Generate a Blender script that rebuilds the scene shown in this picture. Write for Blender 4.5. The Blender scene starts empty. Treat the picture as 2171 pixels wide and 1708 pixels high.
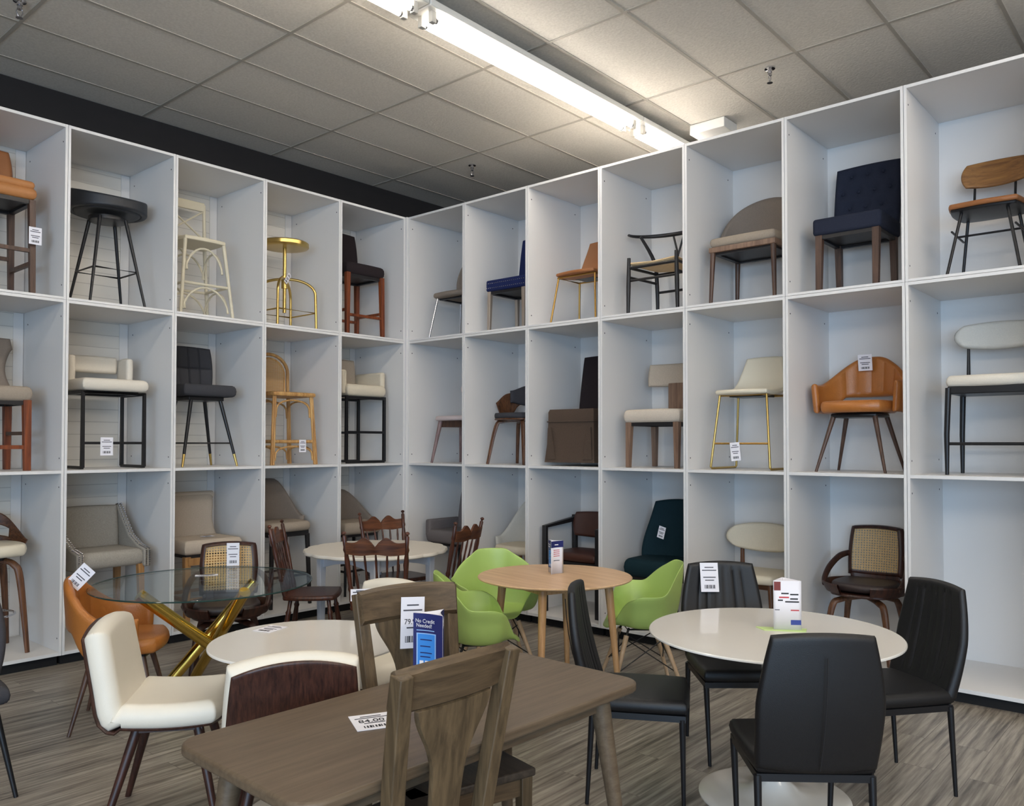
import bpy, bmesh, math, random
from math import sin, cos, pi, radians, sqrt, atan2
from mathutils import Vector, Matrix
random.seed(7)
sc = bpy.context.scene
COL = sc.collection

# ------------------------------------------------------------------ camera
cd = bpy.data.cameras.new('camera'); cam = bpy.data.objects.new('camera', cd); COL.objects.link(cam)
CAM = Vector((6.3986, -5.6917, 1.6114)); yaw, pitch, roll = 2.287042, 0.022660, 0.000834
Fw = Vector((cos(yaw)*cos(pitch), sin(yaw)*cos(pitch), sin(pitch)))
Rt = Vector((sin(yaw), -cos(yaw), 0)); Up = Rt.cross(Fw)
R2 = Rt*cos(roll) + Up*sin(roll); U2 = -Rt*sin(roll) + Up*cos(roll)
m = Matrix.Identity(4)
for i in range(3):
    m[i][0] = R2[i]; m[i][1] = U2[i]; m[i][2] = -Fw[i]; m[i][3] = CAM[i]
cam.matrix_world = m
cd.sensor_fit = 'HORIZONTAL'; cd.sensor_width = 36.0; cd.lens = 36*1749.2/2171
cd.shift_y = 45.8/2171; cd.clip_start = .05; cd.clip_end = 100
sc.camera = cam
# ------------------------------------------------------------------ view, world, large lights
sc.view_settings.view_transform = 'Standard'; sc.view_settings.look = 'None'
sc.view_settings.gamma = 1; sc.view_settings.use_curve_mapping = False
sc.view_settings.exposure = .12
w = bpy.data.worlds.new('world'); sc.world = w; w.use_nodes = True
w.node_tree.nodes['Background'].inputs[0].default_value = (1, .95, .89, 1)
w.node_tree.nodes['Background'].inputs[1].default_value = .36

def area(name, loc, target, sx, sy, power, col):
    l = bpy.data.lights.new(name, 'AREA'); l.shape = 'RECTANGLE'; l.size = sx; l.size_y = sy
    l.energy = power; l.color = col
    o = bpy.data.objects.new(name, l); COL.objects.link(o); o.location = loc
    o.rotation_euler = (Vector(target)-Vector(loc)).to_track_quat('-Z', 'Y').to_euler()
    return o
# daylight through the shop windows behind the camera
area('shop_window_daylight', (10.5, -11.5, 1.9), (2.5, -1, 1.7), 8, 2.8, 600, (.45, .70, 1))
# the other rows of fluorescent strips of the shop, behind and beside the camera
for xx, yy, pw in ((6.4, -8.5, 60), (10.2, -4.5, 50), (10.2, -9.5, 50), (2.5, -8.5, 50)):
    area('fluorescent_row', (xx, yy, 4.3), (xx, yy, 0), .3, 4.8, pw, (1, .90, .76))

# added fill lamps for the rows' sideways light, aimed at the shelving fronts
area('shelving_fill_light', (7.6, -8.5, 4.2), (1.5, 0, 1.9), 4.5, .4, 70, (1, .87, .72))
area('shelving_fill_light', (10.5, -4.5, 4.2), (1.0, -1.5, 1.9), 4.5, .4, 70, (1, .87, .72))

# ------------------------------------------------------------------ materials
MATS = {}
def nodes(name):
    mt = bpy.data.materials.new(name); mt.use_nodes = True
    nt = mt.node_tree; return mt, nt, nt.nodes['Principled BSDF']
def N(nt, t, **k):
    n = nt.nodes.new(t)
    for a, b in k.items(): setattr(n, a, b)
    return n
def mixcol(nt, fac, a, b):
    n = nt.nodes.new('ShaderNodeMix'); n.data_type = 'RGBA'
    if isinstance(fac, (int, float)): n.inputs[0].default_value = fac
    else: nt.links.new(fac, n.inputs[0])
    for s, v in ((6, a), (7, b)):
        if isinstance(v, tuple): n.inputs[s].default_value = (*v, 1)
        else: nt.links.new(v, n.inputs[s])
    return n.outputs[2]
def s2l(c):
    return tuple(((v/255)/12.92 if v/255 <= .04045 else ((v/255+.055)/1.055)**2.4) for v in c)
def plain(name, rgb, rough=.5, metal=0, var=.06, scale=6, bump=0, bscale=300, spec=.5, coat=0):
    mt, nt, b = nodes(name); c = s2l(rgb)
    tc = N(nt, 'ShaderNodeTexCoord')
    no = N(nt, 'ShaderNodeTexNoise'); no.inputs['Scale'].default_value = scale; no.inputs['Detail'].default_value = 3
    nt.links.new(tc.outputs['Object'], no.inputs['Vector'])
    lo = tuple(v*(1-var) for v in c); hi = tuple(min(1, v*(1+var)) for v in c)
    nt.links.new(mixcol(nt, no.outputs['Fac'], lo, hi), b.inputs['Base Color'])
    b.inputs['Roughness'].default_value = rough; b.inputs['Metallic'].default_value = metal
    b.inputs['Specular IOR Level'].default_value = spec; b.inputs['Coat Weight'].default_value = coat
    if bump:
        n2 = N(nt, 'ShaderNodeTexNoise'); n2.inputs['Scale'].default_value = bscale
        nt.links.new(tc.outputs['Object'], n2.inputs['Vector'])
        bp = N(nt, 'ShaderNodeBump'); bp.inputs['Strength'].default_value = bump; bp.inputs['Distance'].default_value = .004
        nt.links.new(n2.outputs['Fac'], bp.inputs['Height']); nt.links.new(bp.outputs['Normal'], b.inputs['Normal'])
    MATS[name] = mt; return mt
def fabric(name, rgb, var=.18, scale=160, rough=.92):
    mt = plain(name, rgb, rough, 0, var, scale, .35, 420, .15); return mt
def wood(name, rgb, dark, rough=.42, axis='Z', scale=1, coat=0):
    mt, nt, b = nodes(name)
    tc = N(nt, 'ShaderNodeTexCoord'); mp = N(nt, 'ShaderNodeMapping')
    s = {'X': (1.2, 22, 22), 'Y': (22, 1.2, 22), 'Z': (22, 22, 1.2)}[axis]
    mp.inputs['Scale'].default_value = tuple(v*scale for v in s)
    nt.links.new(tc.outputs['Object'], mp.inputs['Vector'])
    no = N(nt, 'ShaderNodeTexNoise'); no.inputs['Scale'].default_value = 2.2; no.inputs['Detail'].default_value = 6
    no.inputs['Roughness'].default_value = .65; no.inputs['Distortion'].default_value = .4
    nt.links.new(mp.outputs['Vector'], no.inputs['Vector'])
    cr = N(nt, 'ShaderNodeValToRGB'); cr.color_ramp.elements[0].position = .35; cr.color_ramp.elements[1].position = .66
    cr.color_ramp.elements[0].color = (*s2l(dark), 1); cr.color_ramp.elements[1].color = (*s2l(rgb), 1)
    nt.links.new(no.outputs['Fac'], cr.inputs['Fac']); nt.links.new(cr.outputs['Color'], b.inputs['Base Color'])
    b.inputs['Roughness'].default_value = rough; b.inputs['Coat Weight'].default_value = coat
    bp = N(nt, 'ShaderNodeBump'); bp.inputs['Strength'].default_value = .12; bp.inputs['Distance'].default_value = .002
    nt.links.new(no.outputs['Fac'], bp.inputs['Height']); nt.links.new(bp.outputs['Normal'], b.inputs['Normal'])
    MATS[name] = mt; return mt
def cane(name, rgb, hole=.014):
    mt, nt, b = nodes(name); c = s2l(rgb)
    tc = N(nt, 'ShaderNodeTexCoord'); sp = N(nt, 'ShaderNodeSeparateXYZ'); nt.links.new(tc.outputs['Object'], sp.inputs[0])
    def mth(op, a, bb=None):
        n = N(nt, 'ShaderNodeMath'); n.operation = op
        for i, v in enumerate((a, bb)):
            if v is None: continue
            if isinstance(v, (int, float)): n.inputs[i].default_value = v
            else: nt.links.new(v, n.inputs[i])
        return n.outputs[0]
    fx = mth('ABSOLUTE', mth('SUBTRACT', mth('FRACT', mth('MULTIPLY', mth('ADD', sp.outputs[0], 10.0), 1/hole)), .5))
    fz = mth('ABSOLUTE', mth('SUBTRACT', mth('FRACT', mth('MULTIPLY', mth('ADD', sp.outputs[2], 10.0), 1/hole)), .5))
    d = mth('SQRT', mth('ADD', mth('MULTIPLY', fx, fx), mth('MULTIPLY', fz, fz)))
    h = mth('LESS_THAN', d, .32)
    no = N(nt, 'ShaderNodeTexNoise'); no.inputs['Scale'].default_value = 40; nt.links.new(tc.outputs['Object'], no.inputs['Vector'])
    nt.links.new(mixcol(nt, no.outputs['Fac'], tuple(v*.8 for v in c), c), b.inputs['Base Color'])
    b.inputs['Roughness'].default_value = .6
    tr = N(nt, 'ShaderNodeBsdfTransparent'); mx = N(nt, 'ShaderNodeMixShader')
    nt.links.new(h, mx.inputs[0]); nt.links.new(b.outputs[0], mx.inputs[1]); nt.links.new(tr.outputs[0], mx.inputs[2])
    nt.links.new(mx.outputs[0], nt.nodes['Material Output'].inputs['Surface'])
    MATS[name] = mt; return mt
def emis(name, rgb, st):
    mt, nt, b = nodes(name); b.inputs['Base Color'].default_value = (*rgb, 1)
    b.inputs['Emission Color'].default_value = (*rgb, 1); b.inputs['Emission Strength'].default_value = st
    MATS[name] = mt; return mt

plain('melamine', (224, 222, 220), .42, var=.012, scale=2)
plain('black_paint', (26, 24, 26), .8, var=.2)
plain('plinth_black', (20, 18, 18), .8)
plain('white_enamel', (226, 224, 218), .35)
plain('socket_plastic', (205, 200, 190), .4)
emis('tube_glow', (1, .93, .84), 26)
plain('steel', (190, 190, 195), .25, 1)
plain('chrome', (215, 215, 220), .12, 1)
plain('gold', (200, 172, 104), .28, 1)
plain('polished_gold', (222, 186, 92), .17, 1)
plain('brushed_gold', (188, 150, 85), .38, 1)
plain('silver_leg', (190, 178, 165), .35, .7)
plain('black_metal', (26, 26, 29), .38, .2)
plain('black_wood', (28, 26, 28), .45)
plain('black_leather', (15, 15, 18), .45, bump=.25, bscale=500, var=.1)
plain('black_vinyl', (33, 36, 42), .5, bump=.2)
plain('tan_leather', (176, 118, 68), .5, bump=.25, bscale=400, var=.12)
plain('brown_tan_leather', (150, 95, 52), .5, bump=.25, bscale=400, var=.12)
plain('orange_leather', (172, 106, 48), .36, bump=.35, bscale=120, var=.14, scale=9)
plain('brown_leather', (72, 40, 30), .42, bump=.2, var=.2)
plain('dark_leather', (50, 38, 36), .45, bump=.2, var=.1)
plain('white_leather', (226, 219, 204), .45, bump=.15, bscale=400, var=.03)
plain('cream_leather', (222, 212, 190), .5, bump=.1, var=.03)
fabric('taupe', (136, 124, 113)); fabric('taupe_light', (160, 147, 132)); fabric('beige', (186, 172, 155))
fabric('grey_linen', (158, 152, 142), .25, 120); fabric('grey_fabric', (118, 112, 112)); fabric('light_beige', (205, 193, 178))
fabric('navy_dark', (42, 46, 60)); fabric('navy_velvet', (28, 38, 82), rough=.7)
fabric('brown_tweed', (84, 70, 60), .4, 200); fabric('charcoal', (66, 66, 70), .08); fabric('espresso', (45, 38, 40))
fabric('boucle', (222, 214, 200), .12, 260); fabric('cream_fabric', (214, 203, 182), .1)
fabric('off_white_boucle', (205, 203, 196), .15, 260); fabric('teal', (20, 44, 52), rough=.75)
fabric('dark_grey', (72, 70, 74)); fabric('blush', (205, 190, 188), .08)
plain('cream_paint', (206, 198, 175), .5); plain('rush', (205, 178, 138), .8, var=.2, scale=120, bump=.5)
wood('rattan', (206, 165, 106), (160, 112, 58), .5)
wood('cherry', (142, 72, 34), (86, 36, 18)); wood('brown_leg', (92, 66, 52), (60, 40, 32))
wood('honey_leg', (176, 132, 82), (140, 98, 58)); wood('taupe_wood', (140, 112, 92), (108, 82, 66))
wood('pink_wood', (150, 124, 120), (112, 88, 86)); wood('walnut', (112, 72, 44), (64, 38, 24))
wood('walnut_x', (104, 66, 40), (58, 34, 22), axis='X'); wood('dark_walnut', (70, 38, 28), (38, 20, 16))
wood('walnut_shell', (74, 44, 34), (42, 24, 20), .35, 'Z', 2)
wood('windsor', (92, 50, 34), (48, 26, 20), .35); wood('windsor_crest', (112, 68, 42), (62, 34, 24), .35, 'X')
wood('grey_brown', (104, 86, 62), (68, 55, 38), .5); wood('grey_brown_x', (102, 83, 60), (68, 54, 38), .5, 'X')
wood('table_brown', (106, 91, 73), (88, 73, 57), .42, 'Y')
wood('seat_brown', (72, 62, 52), (48, 40, 34), .5, 'Y')
wood('oak', (205, 165, 120), (178, 136, 92), .4); wood('oak_top', (218, 184, 146), (196, 158, 118), .35, 'X', .6)
wood('beech', (206, 180, 150), (186, 156, 122), .5)
wood('plywood_oak', (150, 105, 55), (110, 72, 36), .45, 'X')
plain('green_plastic', (172, 200, 112), .38, var=.02)
plain('white_lacquer', (228, 224, 216), .22, var=.01, coat=.3)
plain('warm_top', (222, 214, 200), .4, var=.05, scale=20)
plain('paint_white', (218, 218, 222), .45)
plain('paper', (232, 230, 236), .7, var=.01); plain('ink', (70, 70, 78), .8); plain('ink_dark', (35, 35, 40), .8)
plain('brochure_navy', (34, 40, 102), .4, var=.02); plain('brochure_blue', (58, 138, 222), .4, var=.02)
plain('brochure_pale', (150, 190, 240), .4); plain('ink_red', (190, 60, 70), .6); plain('flower_red', (120, 50, 46), .6)
plain('lime_paper', (196, 220, 150), .7); plain('ink_blue', (50, 70, 150), .6)
cane('cane_weave', (214, 178, 122), .018); cane('cane_fine', (205, 165, 110), .011)
# glass
mt, nt, b = nodes('table_glass')
b.inputs['Base Color'].default_value = (.80, .90, .88, 1); b.inputs['Roughness'].default_value = .02
b.inputs['IOR'].default_value = 1.3
gl = N(nt, 'ShaderNodeBsdfGlossy'); gl.inputs['Roughness'].default_value = .03
tr = N(nt, 'ShaderNodeBsdfTransparent'); tr.inputs[0].default_value = (.91, .95, .945, 1)
fr = N(nt, 'ShaderNodeLayerWeight'); pw_ = N(nt, 'ShaderNodeMath'); pw_.operation = 'POWER'; pw_.inputs[1].default_value = 4; nt.links.new(fr.outputs['Facing'], pw_.inputs[0])
ml_ = N(nt, 'ShaderNodeMath'); ml_.operation = 'MULTIPLY_ADD'; ml_.inputs[1].default_value = .45; ml_.inputs[2].default_value = .035; nt.links.new(pw_.outputs[0], ml_.inputs[0])
no = N(nt, 'ShaderNodeTexNoise'); no.inputs['Scale'].default_value = 3
mx = N(nt, 'ShaderNodeMixShader'); nt.links.new(ml_.outputs[0], mx.inputs[0])
nt.links.new(tr.outputs[0], mx.inputs[1]); nt.links.new(gl.outputs[0], mx.inputs[2])
nt.links.new(mx.outputs[0], nt.nodes['Material Output'].inputs['Surface']); MATS['table_glass'] = mt
plain('glass_edge', (38, 62, 58), .1)
# floor: long grey vinyl planks running along Y
mt, nt, b = nodes('floor_planks')
tc = N(nt, 'ShaderNodeTexCoord'); mp = N(nt, 'ShaderNodeMapping'); mp.inputs['Rotation'].default_value = (0, 0, pi/2)
nt.links.new(tc.outputs['Object'], mp.inputs['Vector'])
br = N(nt, 'ShaderNodeTexBrick'); br.inputs['Scale'].default_value = 1
br.inputs['Brick Width'].default_value = 1.22; br.inputs['Row Height'].default_value = .155
br.inputs['Mortar Size'].default_value = .0012; br.inputs['Bias'].default_value = 0
br.inputs['Color1'].default_value = (.15, .15, .15, 1); br.inputs['Color2'].default_value = (.85, .85, .85, 1)
br.inputs['Mortar'].default_value = (0, 0, 0, 1); br.offset = .37
nt.links.new(mp.outputs['Vector'], br.inputs['Vector'])
m2 = N(nt, 'ShaderNodeMapping'); m2.inputs['Scale'].default_value = (17, .8, 1); nt.links.new(tc.outputs['Object'], m2.inputs['Vector'])
ad = N(nt, 'ShaderNodeVectorMath'); ad.operation = 'MULTIPLY_ADD'; ad.inputs[1].default_value = (9, 9, 9)
nt.links.new(br.outputs['Color'], ad.inputs[0]); nt.links.new(m2.outputs['Vector'], ad.inputs[2])
ns = N(nt, 'ShaderNodeTexNoise'); ns.inputs['Scale'].default_value = 2.2; ns.inputs['Detail'].default_value = 7; ns.inputs['Roughness'].default_value = .62
nt.links.new(ad.outputs[0], ns.inputs['Vector'])
cr = N(nt, 'ShaderNodeValToRGB')
cr.color_ramp.elements[0].position = .34; cr.color_ramp.elements[0].color = (*s2l((94, 87, 79)), 1)
cr.color_ramp.elements[1].position = .68; cr.color_ramp.elements[1].color = (*s2l((176, 169, 157)), 1)
e = cr.color_ramp.elements.new(.5); e.color = (*s2l((140, 132, 121)), 1)
nt.links.new(ns.outputs['Fac'], cr.inputs['Fac'])
sv = N(nt, 'ShaderNodeSeparateColor'); nt.links.new(br.outputs['Color'], sv.inputs[0])
mr = N(nt, 'ShaderNodeMapRange'); mr.inputs[3].default_value = .84; mr.inputs[4].default_value = 1.1
nt.links.new(sv.outputs[0], mr.inputs[0])
vm = N(nt, 'ShaderNodeVectorMath'); vm.operation = 'SCALE'; nt.links.new(cr.outputs['Color'], vm.inputs[0]); nt.links.new(mr.outputs[0], vm.inputs['Scale'])
cm = mixcol(nt, br.outputs['Fac'], vm.outputs[0], s2l((90, 82, 74)))
nt.links.new(cm, b.inputs['Base Color']); b.inputs['Roughness'].default_value = .38
MATS['floor_planks'] = mt
# ceiling tile: fine speckle
mt, nt, b = nodes('ceiling_tile')
tc = N(nt, 'ShaderNodeTexCoord'); ns = N(nt, 'ShaderNodeTexNoise'); ns.inputs['Scale'].default_value = 55; ns.inputs['Detail'].default_value = 5
nt.links.new(tc.outputs['Object'], ns.inputs['Vector'])
nt.links.new(mixcol(nt, ns.outputs['Fac'], s2l((200, 194, 184)), s2l((236, 231, 222))), b.inputs['Base Color'])
b.inputs['Roughness'].default_value = .95
bp = N(nt, 'ShaderNodeBump'); bp.inputs['Strength'].default_value = .5; bp.inputs['Distance'].default_value = .006
nt.links.new(ns.outputs['Fac'], bp.inputs['Height']); nt.links.new(bp.outputs['Normal'], b.inputs['Normal']); MATS['ceiling_tile'] = mt
plain('ceiling_grid', (176, 170, 160), .6)
# grooved white back board (slatwall boards seen in the left cubbies)
mt, nt, b = nodes('grooved_board')
tc = N(nt, 'ShaderNodeTexCoord'); sp = N(nt, 'ShaderNodeSeparateXYZ'); nt.links.new(tc.outputs['Object'], sp.inputs[0])
m1 = N(nt, 'ShaderNodeMath'); m1.operation = 'MULTIPLY'; m1.inputs[1].default_value = 1/.105; nt.links.new(sp.outputs[2], m1.inputs[0])
m2 = N(nt, 'ShaderNodeMath'); m2.operation = 'FRACT'; nt.links.new(m1.outputs[0], m2.inputs[0])
m3 = N(nt, 'ShaderNodeMath'); m3.operation = 'LESS_THAN'; m3.inputs[1].default_value = .07; nt.links.new(m2.outputs[0], m3.inputs[0])
nt.links.new(mixcol(nt, m3.outputs[0], s2l((222, 219, 212)), s2l((196, 193, 187))), b.inputs['Base Color']); b.inputs['Roughness'].default_value = .5
MATS['grooved_board'] = mt

# ------------------------------------------------------------------ mesh helpers
class MB:
    def __init__(s): s.v = []; s.f = []
    def add(s, vs, fs):
        o = len(s.v); s.v += [tuple(v) for v in vs]; s.f += [tuple(i+o for i in f) for f in fs]; return s
    def box(s, x0, x1, y0, y1, z0, z1):
        return s.add([(x0,y0,z0),(x1,y0,z0),(x1,y1,z0),(x0,y1,z0),(x0,y0,z1),(x1,y0,z1),(x1,y1,z1),(x0,y1,z1)],
                     [(0,3,2,1),(4,5,6,7),(0,1,5,4),(1,2,6,5),(2,3,7,6),(3,0,4,7)])
    def hexa(s, a, b):   # two quads of 4 points each
        return s.add(list(a)+list(b), [(0,3,2,1),(4,5,6,7),(0,1,5,4),(1,2,6,5),(2,3,7,6),(3,0,4,7)])
    def prism(s, pts, ax, lo, hi):
        def P(p, h): return {'x': (h, p[0], p[1]), 'y': (p[0], h, p[1]), 'z': (p[0], p[1], h)}[ax]
        n = len(pts); vs = [P(p, lo) for p in pts]+[P(p, hi) for p in pts]
        fs = [tuple(range(n))[::-1], tuple(range(n, 2*n))]+[(i, (i+1) % n, n+(i+1) % n, n+i) for i in range(n)]
        return s.add(vs, fs)
    def tube(s, pts, r, seg=10, sq=False, closed=False, flat=1):
        pts = [Vector(p) for p in pts]; n = len(pts)
        rr = r if isinstance(r, (list, tuple)) else [r]*n
        if sq: seg = 4
        vs = []; ref = None
        for i, p in enumerate(pts):
            if closed: t = (pts[(i+1) % n]-pts[i-1]).normalized()
            else: t = (pts[min(i+1, n-1)]-pts[max(i-1, 0)]).normalized()
            if ref is None: ref = Vector((1, 0, 0)) if abs(t.x) < .8 else Vector((0, 1, 0))
            u = (ref-t*ref.dot(t)).normalized(); ref = u; w_ = t.cross(u)
            for k in range(seg):
                a = 2*pi*k/seg+(pi/4 if sq else 0); q = sqrt(2) if sq else 1
                vs.append(p+(u*cos(a)+w_*sin(a)*flat)*rr[i]*q)
        fs = []
        m_ = n if closed else n-1
        for i in range(m_):
            for k in range(seg):
                a = i*seg+k; b_ = i*seg+(k+1) % seg; c_ = ((i+1) % n)*seg+(k+1) % seg; d = ((i+1) % n)*seg+k
                fs.append((a, b_, c_, d))
        if not closed: fs += [tuple(range(seg))[::-1], tuple((n-1)*seg+k for k in range(seg))]
        return s.add(vs, fs)
    def stube(s, pts, r, sub=5, **k):
        P = [Vector(p) for p in pts]; n = len(P); rr = r if isinstance(r, (list, tuple)) else [r]*n; o = []; ro = []
        for i in range(n-1):
            p0, p1, p2, p3 = P[max(i-1, 0)], P[i], P[i+1], P[min(i+2, n-1)]
            for j in range(sub):
                t = j/sub; o.append(.5*((2*p1)+(p2-p0)*t+(2*p0-5*p1+4*p2-p3)*t*t+(3*p1-p0-3*p2+p3)*t**3)); ro.append(rr[i]+(rr[i+1]-rr[i])*t)
        return s.tube(o+[P[-1]], ro+[rr[-1]], **k)
    def lathe(s, prof, c=(0, 0, 0), seg=40, sx=1, sy=1):
        vs = [(c[0]+r*cos(2*pi*k/seg)*sx, c[1]+r*sin(2*pi*k/seg)*sy, c[2]+z) for r, z in prof for k in range(seg)]
        fs = [(i*seg+k, i*seg+(k+1) % seg, (i+1)*seg+(k+1) % seg, (i+1)*seg+k) for i in range(len(prof)-1) for k in range(seg)]
        fs += [tuple(range(seg))[::-1], tuple((len(prof)-1)*seg+k for k in range(seg))]
        return s.add(vs, fs)
    def ball(s, c, rx, ry=None, rz=None, n=8, m_=12):
        ry = ry or rx; rz = rz or rx
        return s.lathe([(max(.001, sin(pi*i/n))*1.0*rx, -cos(pi*i/n)*rz) for i in range(n+1)], c, m_, 1, ry/rx)
    def shell(s, fn, nu, nv, th, eu=.1, ev=.1, bump=None, wrap=False):
        # closed padded sheet: fn(u,v) centre surface, th thickness (number or fn), edges rounded off
        def rm(q, e_): return q if e_ <= 0 else .5-.5*cos(pi*q)*.82-.09*(1-2*q)   # denser samples near the edges
        P = [[Vector(fn(rm(i/nu, eu), rm(j/nv, ev))) for j in range(nv+1)] for i in range(nu+1)]
        top = []; bot = []
        for i in range(nu+1):
            a = []; b_ = []
            for j in range(nv+1):
                u, v = rm(i/nu, eu), rm(j/nv, ev); h = 1e-3
                du = Vector(fn(min(1, u+h), v))-Vector(fn(max(0, u-h), v))
                dv = Vector(fn(u, min(1, v+h)))-Vector(fn(u, max(0, v-h)))
                n = du.cross(dv); n = n.normalized() if n.length > 1e-12 else Vector((0, 0, 1))
                d = 1.0
                for q, e_ in ((min(u, 1-u), eu), (min(v, 1-v), ev)):
                    if e_ > 0: d = min(d, q/e_)
                if (i in (0, nu) and eu > 0) or (j in (0, nv) and ev > 0): d = 0
                k = sqrt(max(0, 1-(1-d)**2))
                t = (th(u, v) if callable(th) else th)/2*k
                bb = bump(u, v) if bump else 0
                a.append(P[i][j]+n*(t+bb*k)); b_.append(P[i][j]-n*t)
            top.append(a); bot.append(b_)
        W_ = nv+1; vs = [p for r in top for p in r]+[p for r in bot for p in r]; O = (nu+1)*W_
        fs = []
        for i in range(nu):
            for j in range(nv):
                fs.append((i*W_+j, (i+1)*W_+j, (i+1)*W_+j+1, i*W_+j+1))
                fs.append((O+i*W_+j, O+i*W_+j+1, O+(i+1)*W_+j+1, O+(i+1)*W_+j))
        return s.add(vs, fs)
    def build(s, name, mat, parent=None, bevel=0, sub=0, smooth=True, solid=0, loc=None, merge=True):
        me = bpy.data.meshes.new(name); me.from_pydata(s.v, [], s.f)
        bm = bmesh.new(); bm.from_mesh(me)
        if merge: bmesh.ops.remove_doubles(bm, verts=bm.verts, dist=1e-5)
        bmesh.ops.recalc_face_normals(bm, faces=bm.faces); bm.to_mesh(me); bm.free()
        me.materials.append(MATS[mat] if isinstance(mat, str) else mat)
        o = bpy.data.objects.new(name, me); COL.objects.link(o)
        if parent: o.parent = parent
        if loc: o.location = loc
        if solid:
            md = o.modifiers.new('solid', 'SOLIDIFY'); md.thickness = solid; md.offset = 0
        if bevel:
            md = o.modifiers.new('bevel', 'BEVEL'); md.width = bevel; md.segments = 3; md.limit_method = 'ANGLE'; md.angle_limit = radians(40)
        if sub:
            md = o.modifiers.new('sub', 'SUBSURF'); md.levels = sub; md.render_levels = sub
        if smooth:
            for p in me.polygons: p.use_smooth = True
            try: me.set_sharp_from_angle(angle=radians(42))
            except Exception: pass
        return o
def B(x0, x1, y0, y1, z0, z1): return MB().box(x0, x1, y0, y1, z0, z1)
def tube(pts, r, **k): return MB().tube(pts, r, **k)
def stube(pts, r, **k): return MB().stube(pts, r, **k)
def sq(s, t, a): return s*sqrt(1-a*t*t/2), t*sqrt(1-a*s*s/2)
def pad(w, d, h, x=0, y=0, z=0, a=.35, dome=0, wf=1.0, er=None, n=22, bump=None):
    # seat cushion: z is its underside; wf widens the front (towards -y)
    def fn(u, v):
        s, t = sq(2*u-1, 2*v-1, a)
        return (x+s*w/2*(1+(wf-1)*(1-t)/2), y+t*d/2, z+h/2+dome*(1-s*s)*(1-t*t))
    e = er if er else .5*h
    return MB().shell(fn, n, n, h, e/w, e/d, bump)
def backpad(w, h, z0, y0, rec=0, curve=0, th=.06, a=.3, wtop=1.0, er=None, bump=None, x=0, n=24, arch=0):
    def fn(u, v):
        s, t = sq(2*u-1, 2*v-1, a); k = (t+1)/2
        # u runs right to left so that the upper side of the sheet looks to the front (-y)
        return (x+s*w/2*(1+(wtop-1)*k), y0+rec*k-curve*s*s, z0+h*k+arch*(1-s*s)*k)
    e = er if er else .45*th
    return MB().shell(fn, n, n, th, e/w, e/h, bump)
def barrel(A, rx, ry, cy, zlo, zhi, th, flare=0, n=36, m_=12, eu=.05, ev=.15, bump=None, p=1.0):
    def fn(u, v):
        a = (2*u-1)*A; z0, z1 = zlo(a), zhi(a); k = 1+flare*v
        return (rx*sin(a)*k, cy+ry*(abs(cos(a))**p)*(1 if cos(a) > 0 else -1)*k, z0+(z1-z0)*v)
    return MB().shell(fn, n, m_, th, eu, ev, bump)
def sm(x, a, b):
    t = max(0, min(1, (x-a)/(b-a))); return t*t*(3-2*t)

# ------------------------------------------------------------------ object helpers
def thing(name, label, cat, loc=(0, 0, 0), rz=0, group=None, rx=0, ry=0):
    o = bpy.data.objects.new(name, None); COL.objects.link(o); o.empty_display_size = .1
    o.location = loc; o.rotation_euler = (rx, ry, rz); o['label'] = label; o['category'] = cat
    if group: o['group'] = group
    return o
def tag(o, label, cat, group=None, kind=None):
    o['label'] = label; o['category'] = cat
    if group: o['group'] = group
    if kind: o['kind'] = kind
    return o
def struct(o, label=None):
    o['kind'] = 'structure'
    if label: o['label'] = label; o['category'] = label.split()[-1]
    return o
def facing(gx, gy): return atan2(gx, -gy)
def dup(root, loc, rz, label, group=None):
    r = root.copy(); COL.objects.link(r); r.location = loc; r.rotation_euler = (0, 0, rz); r['label'] = label
    if group: r['group'] = group
    for ch in list(root.children):
        c = ch.copy(); COL.objects.link(c); c.parent = r
        for g in ch.children:
            d = g.copy(); COL.objects.link(d); d.parent = c
    return r
ZB, ZM, ZT = .1005, 1.411, 2.6765
SH = {'B': ZB, 'M': ZM, 'T': ZT}
def cell(side, k, row, dx=0, dep=.38, rot=0):
    z = SH[row]
    if side == 'R': return (.022+.8*(k-.5)+dx, dep, z), rot
    return (-dep, -.022-.8195*(k-.5)+dx, z), pi/2+rot
def legs4(root, w, d, wb, db, zt, r0, r1, mat, y=0, sqr=False, z0=0, names='leg', dback=None, wback=None):
    out = []
    for sx in (-1, 1):
        for sy in (-1, 1):
            ww, wwb = (w, wb)
            if sy == 1 and wback: ww = wwb = wback
            top = (sx*ww/2, y+sy*d/2, zt); bot = (sx*wwb/2, y+sy*db/2, z0)
            if sy == 1 and dback is not None: bot = (sx*wwb/2, y+dback, z0)
            out.append(tube([bot, top], [r1, r0], sq=sqr, seg=14).build(names, mat, root, bevel=.002 if sqr else 0))
    return out

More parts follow.
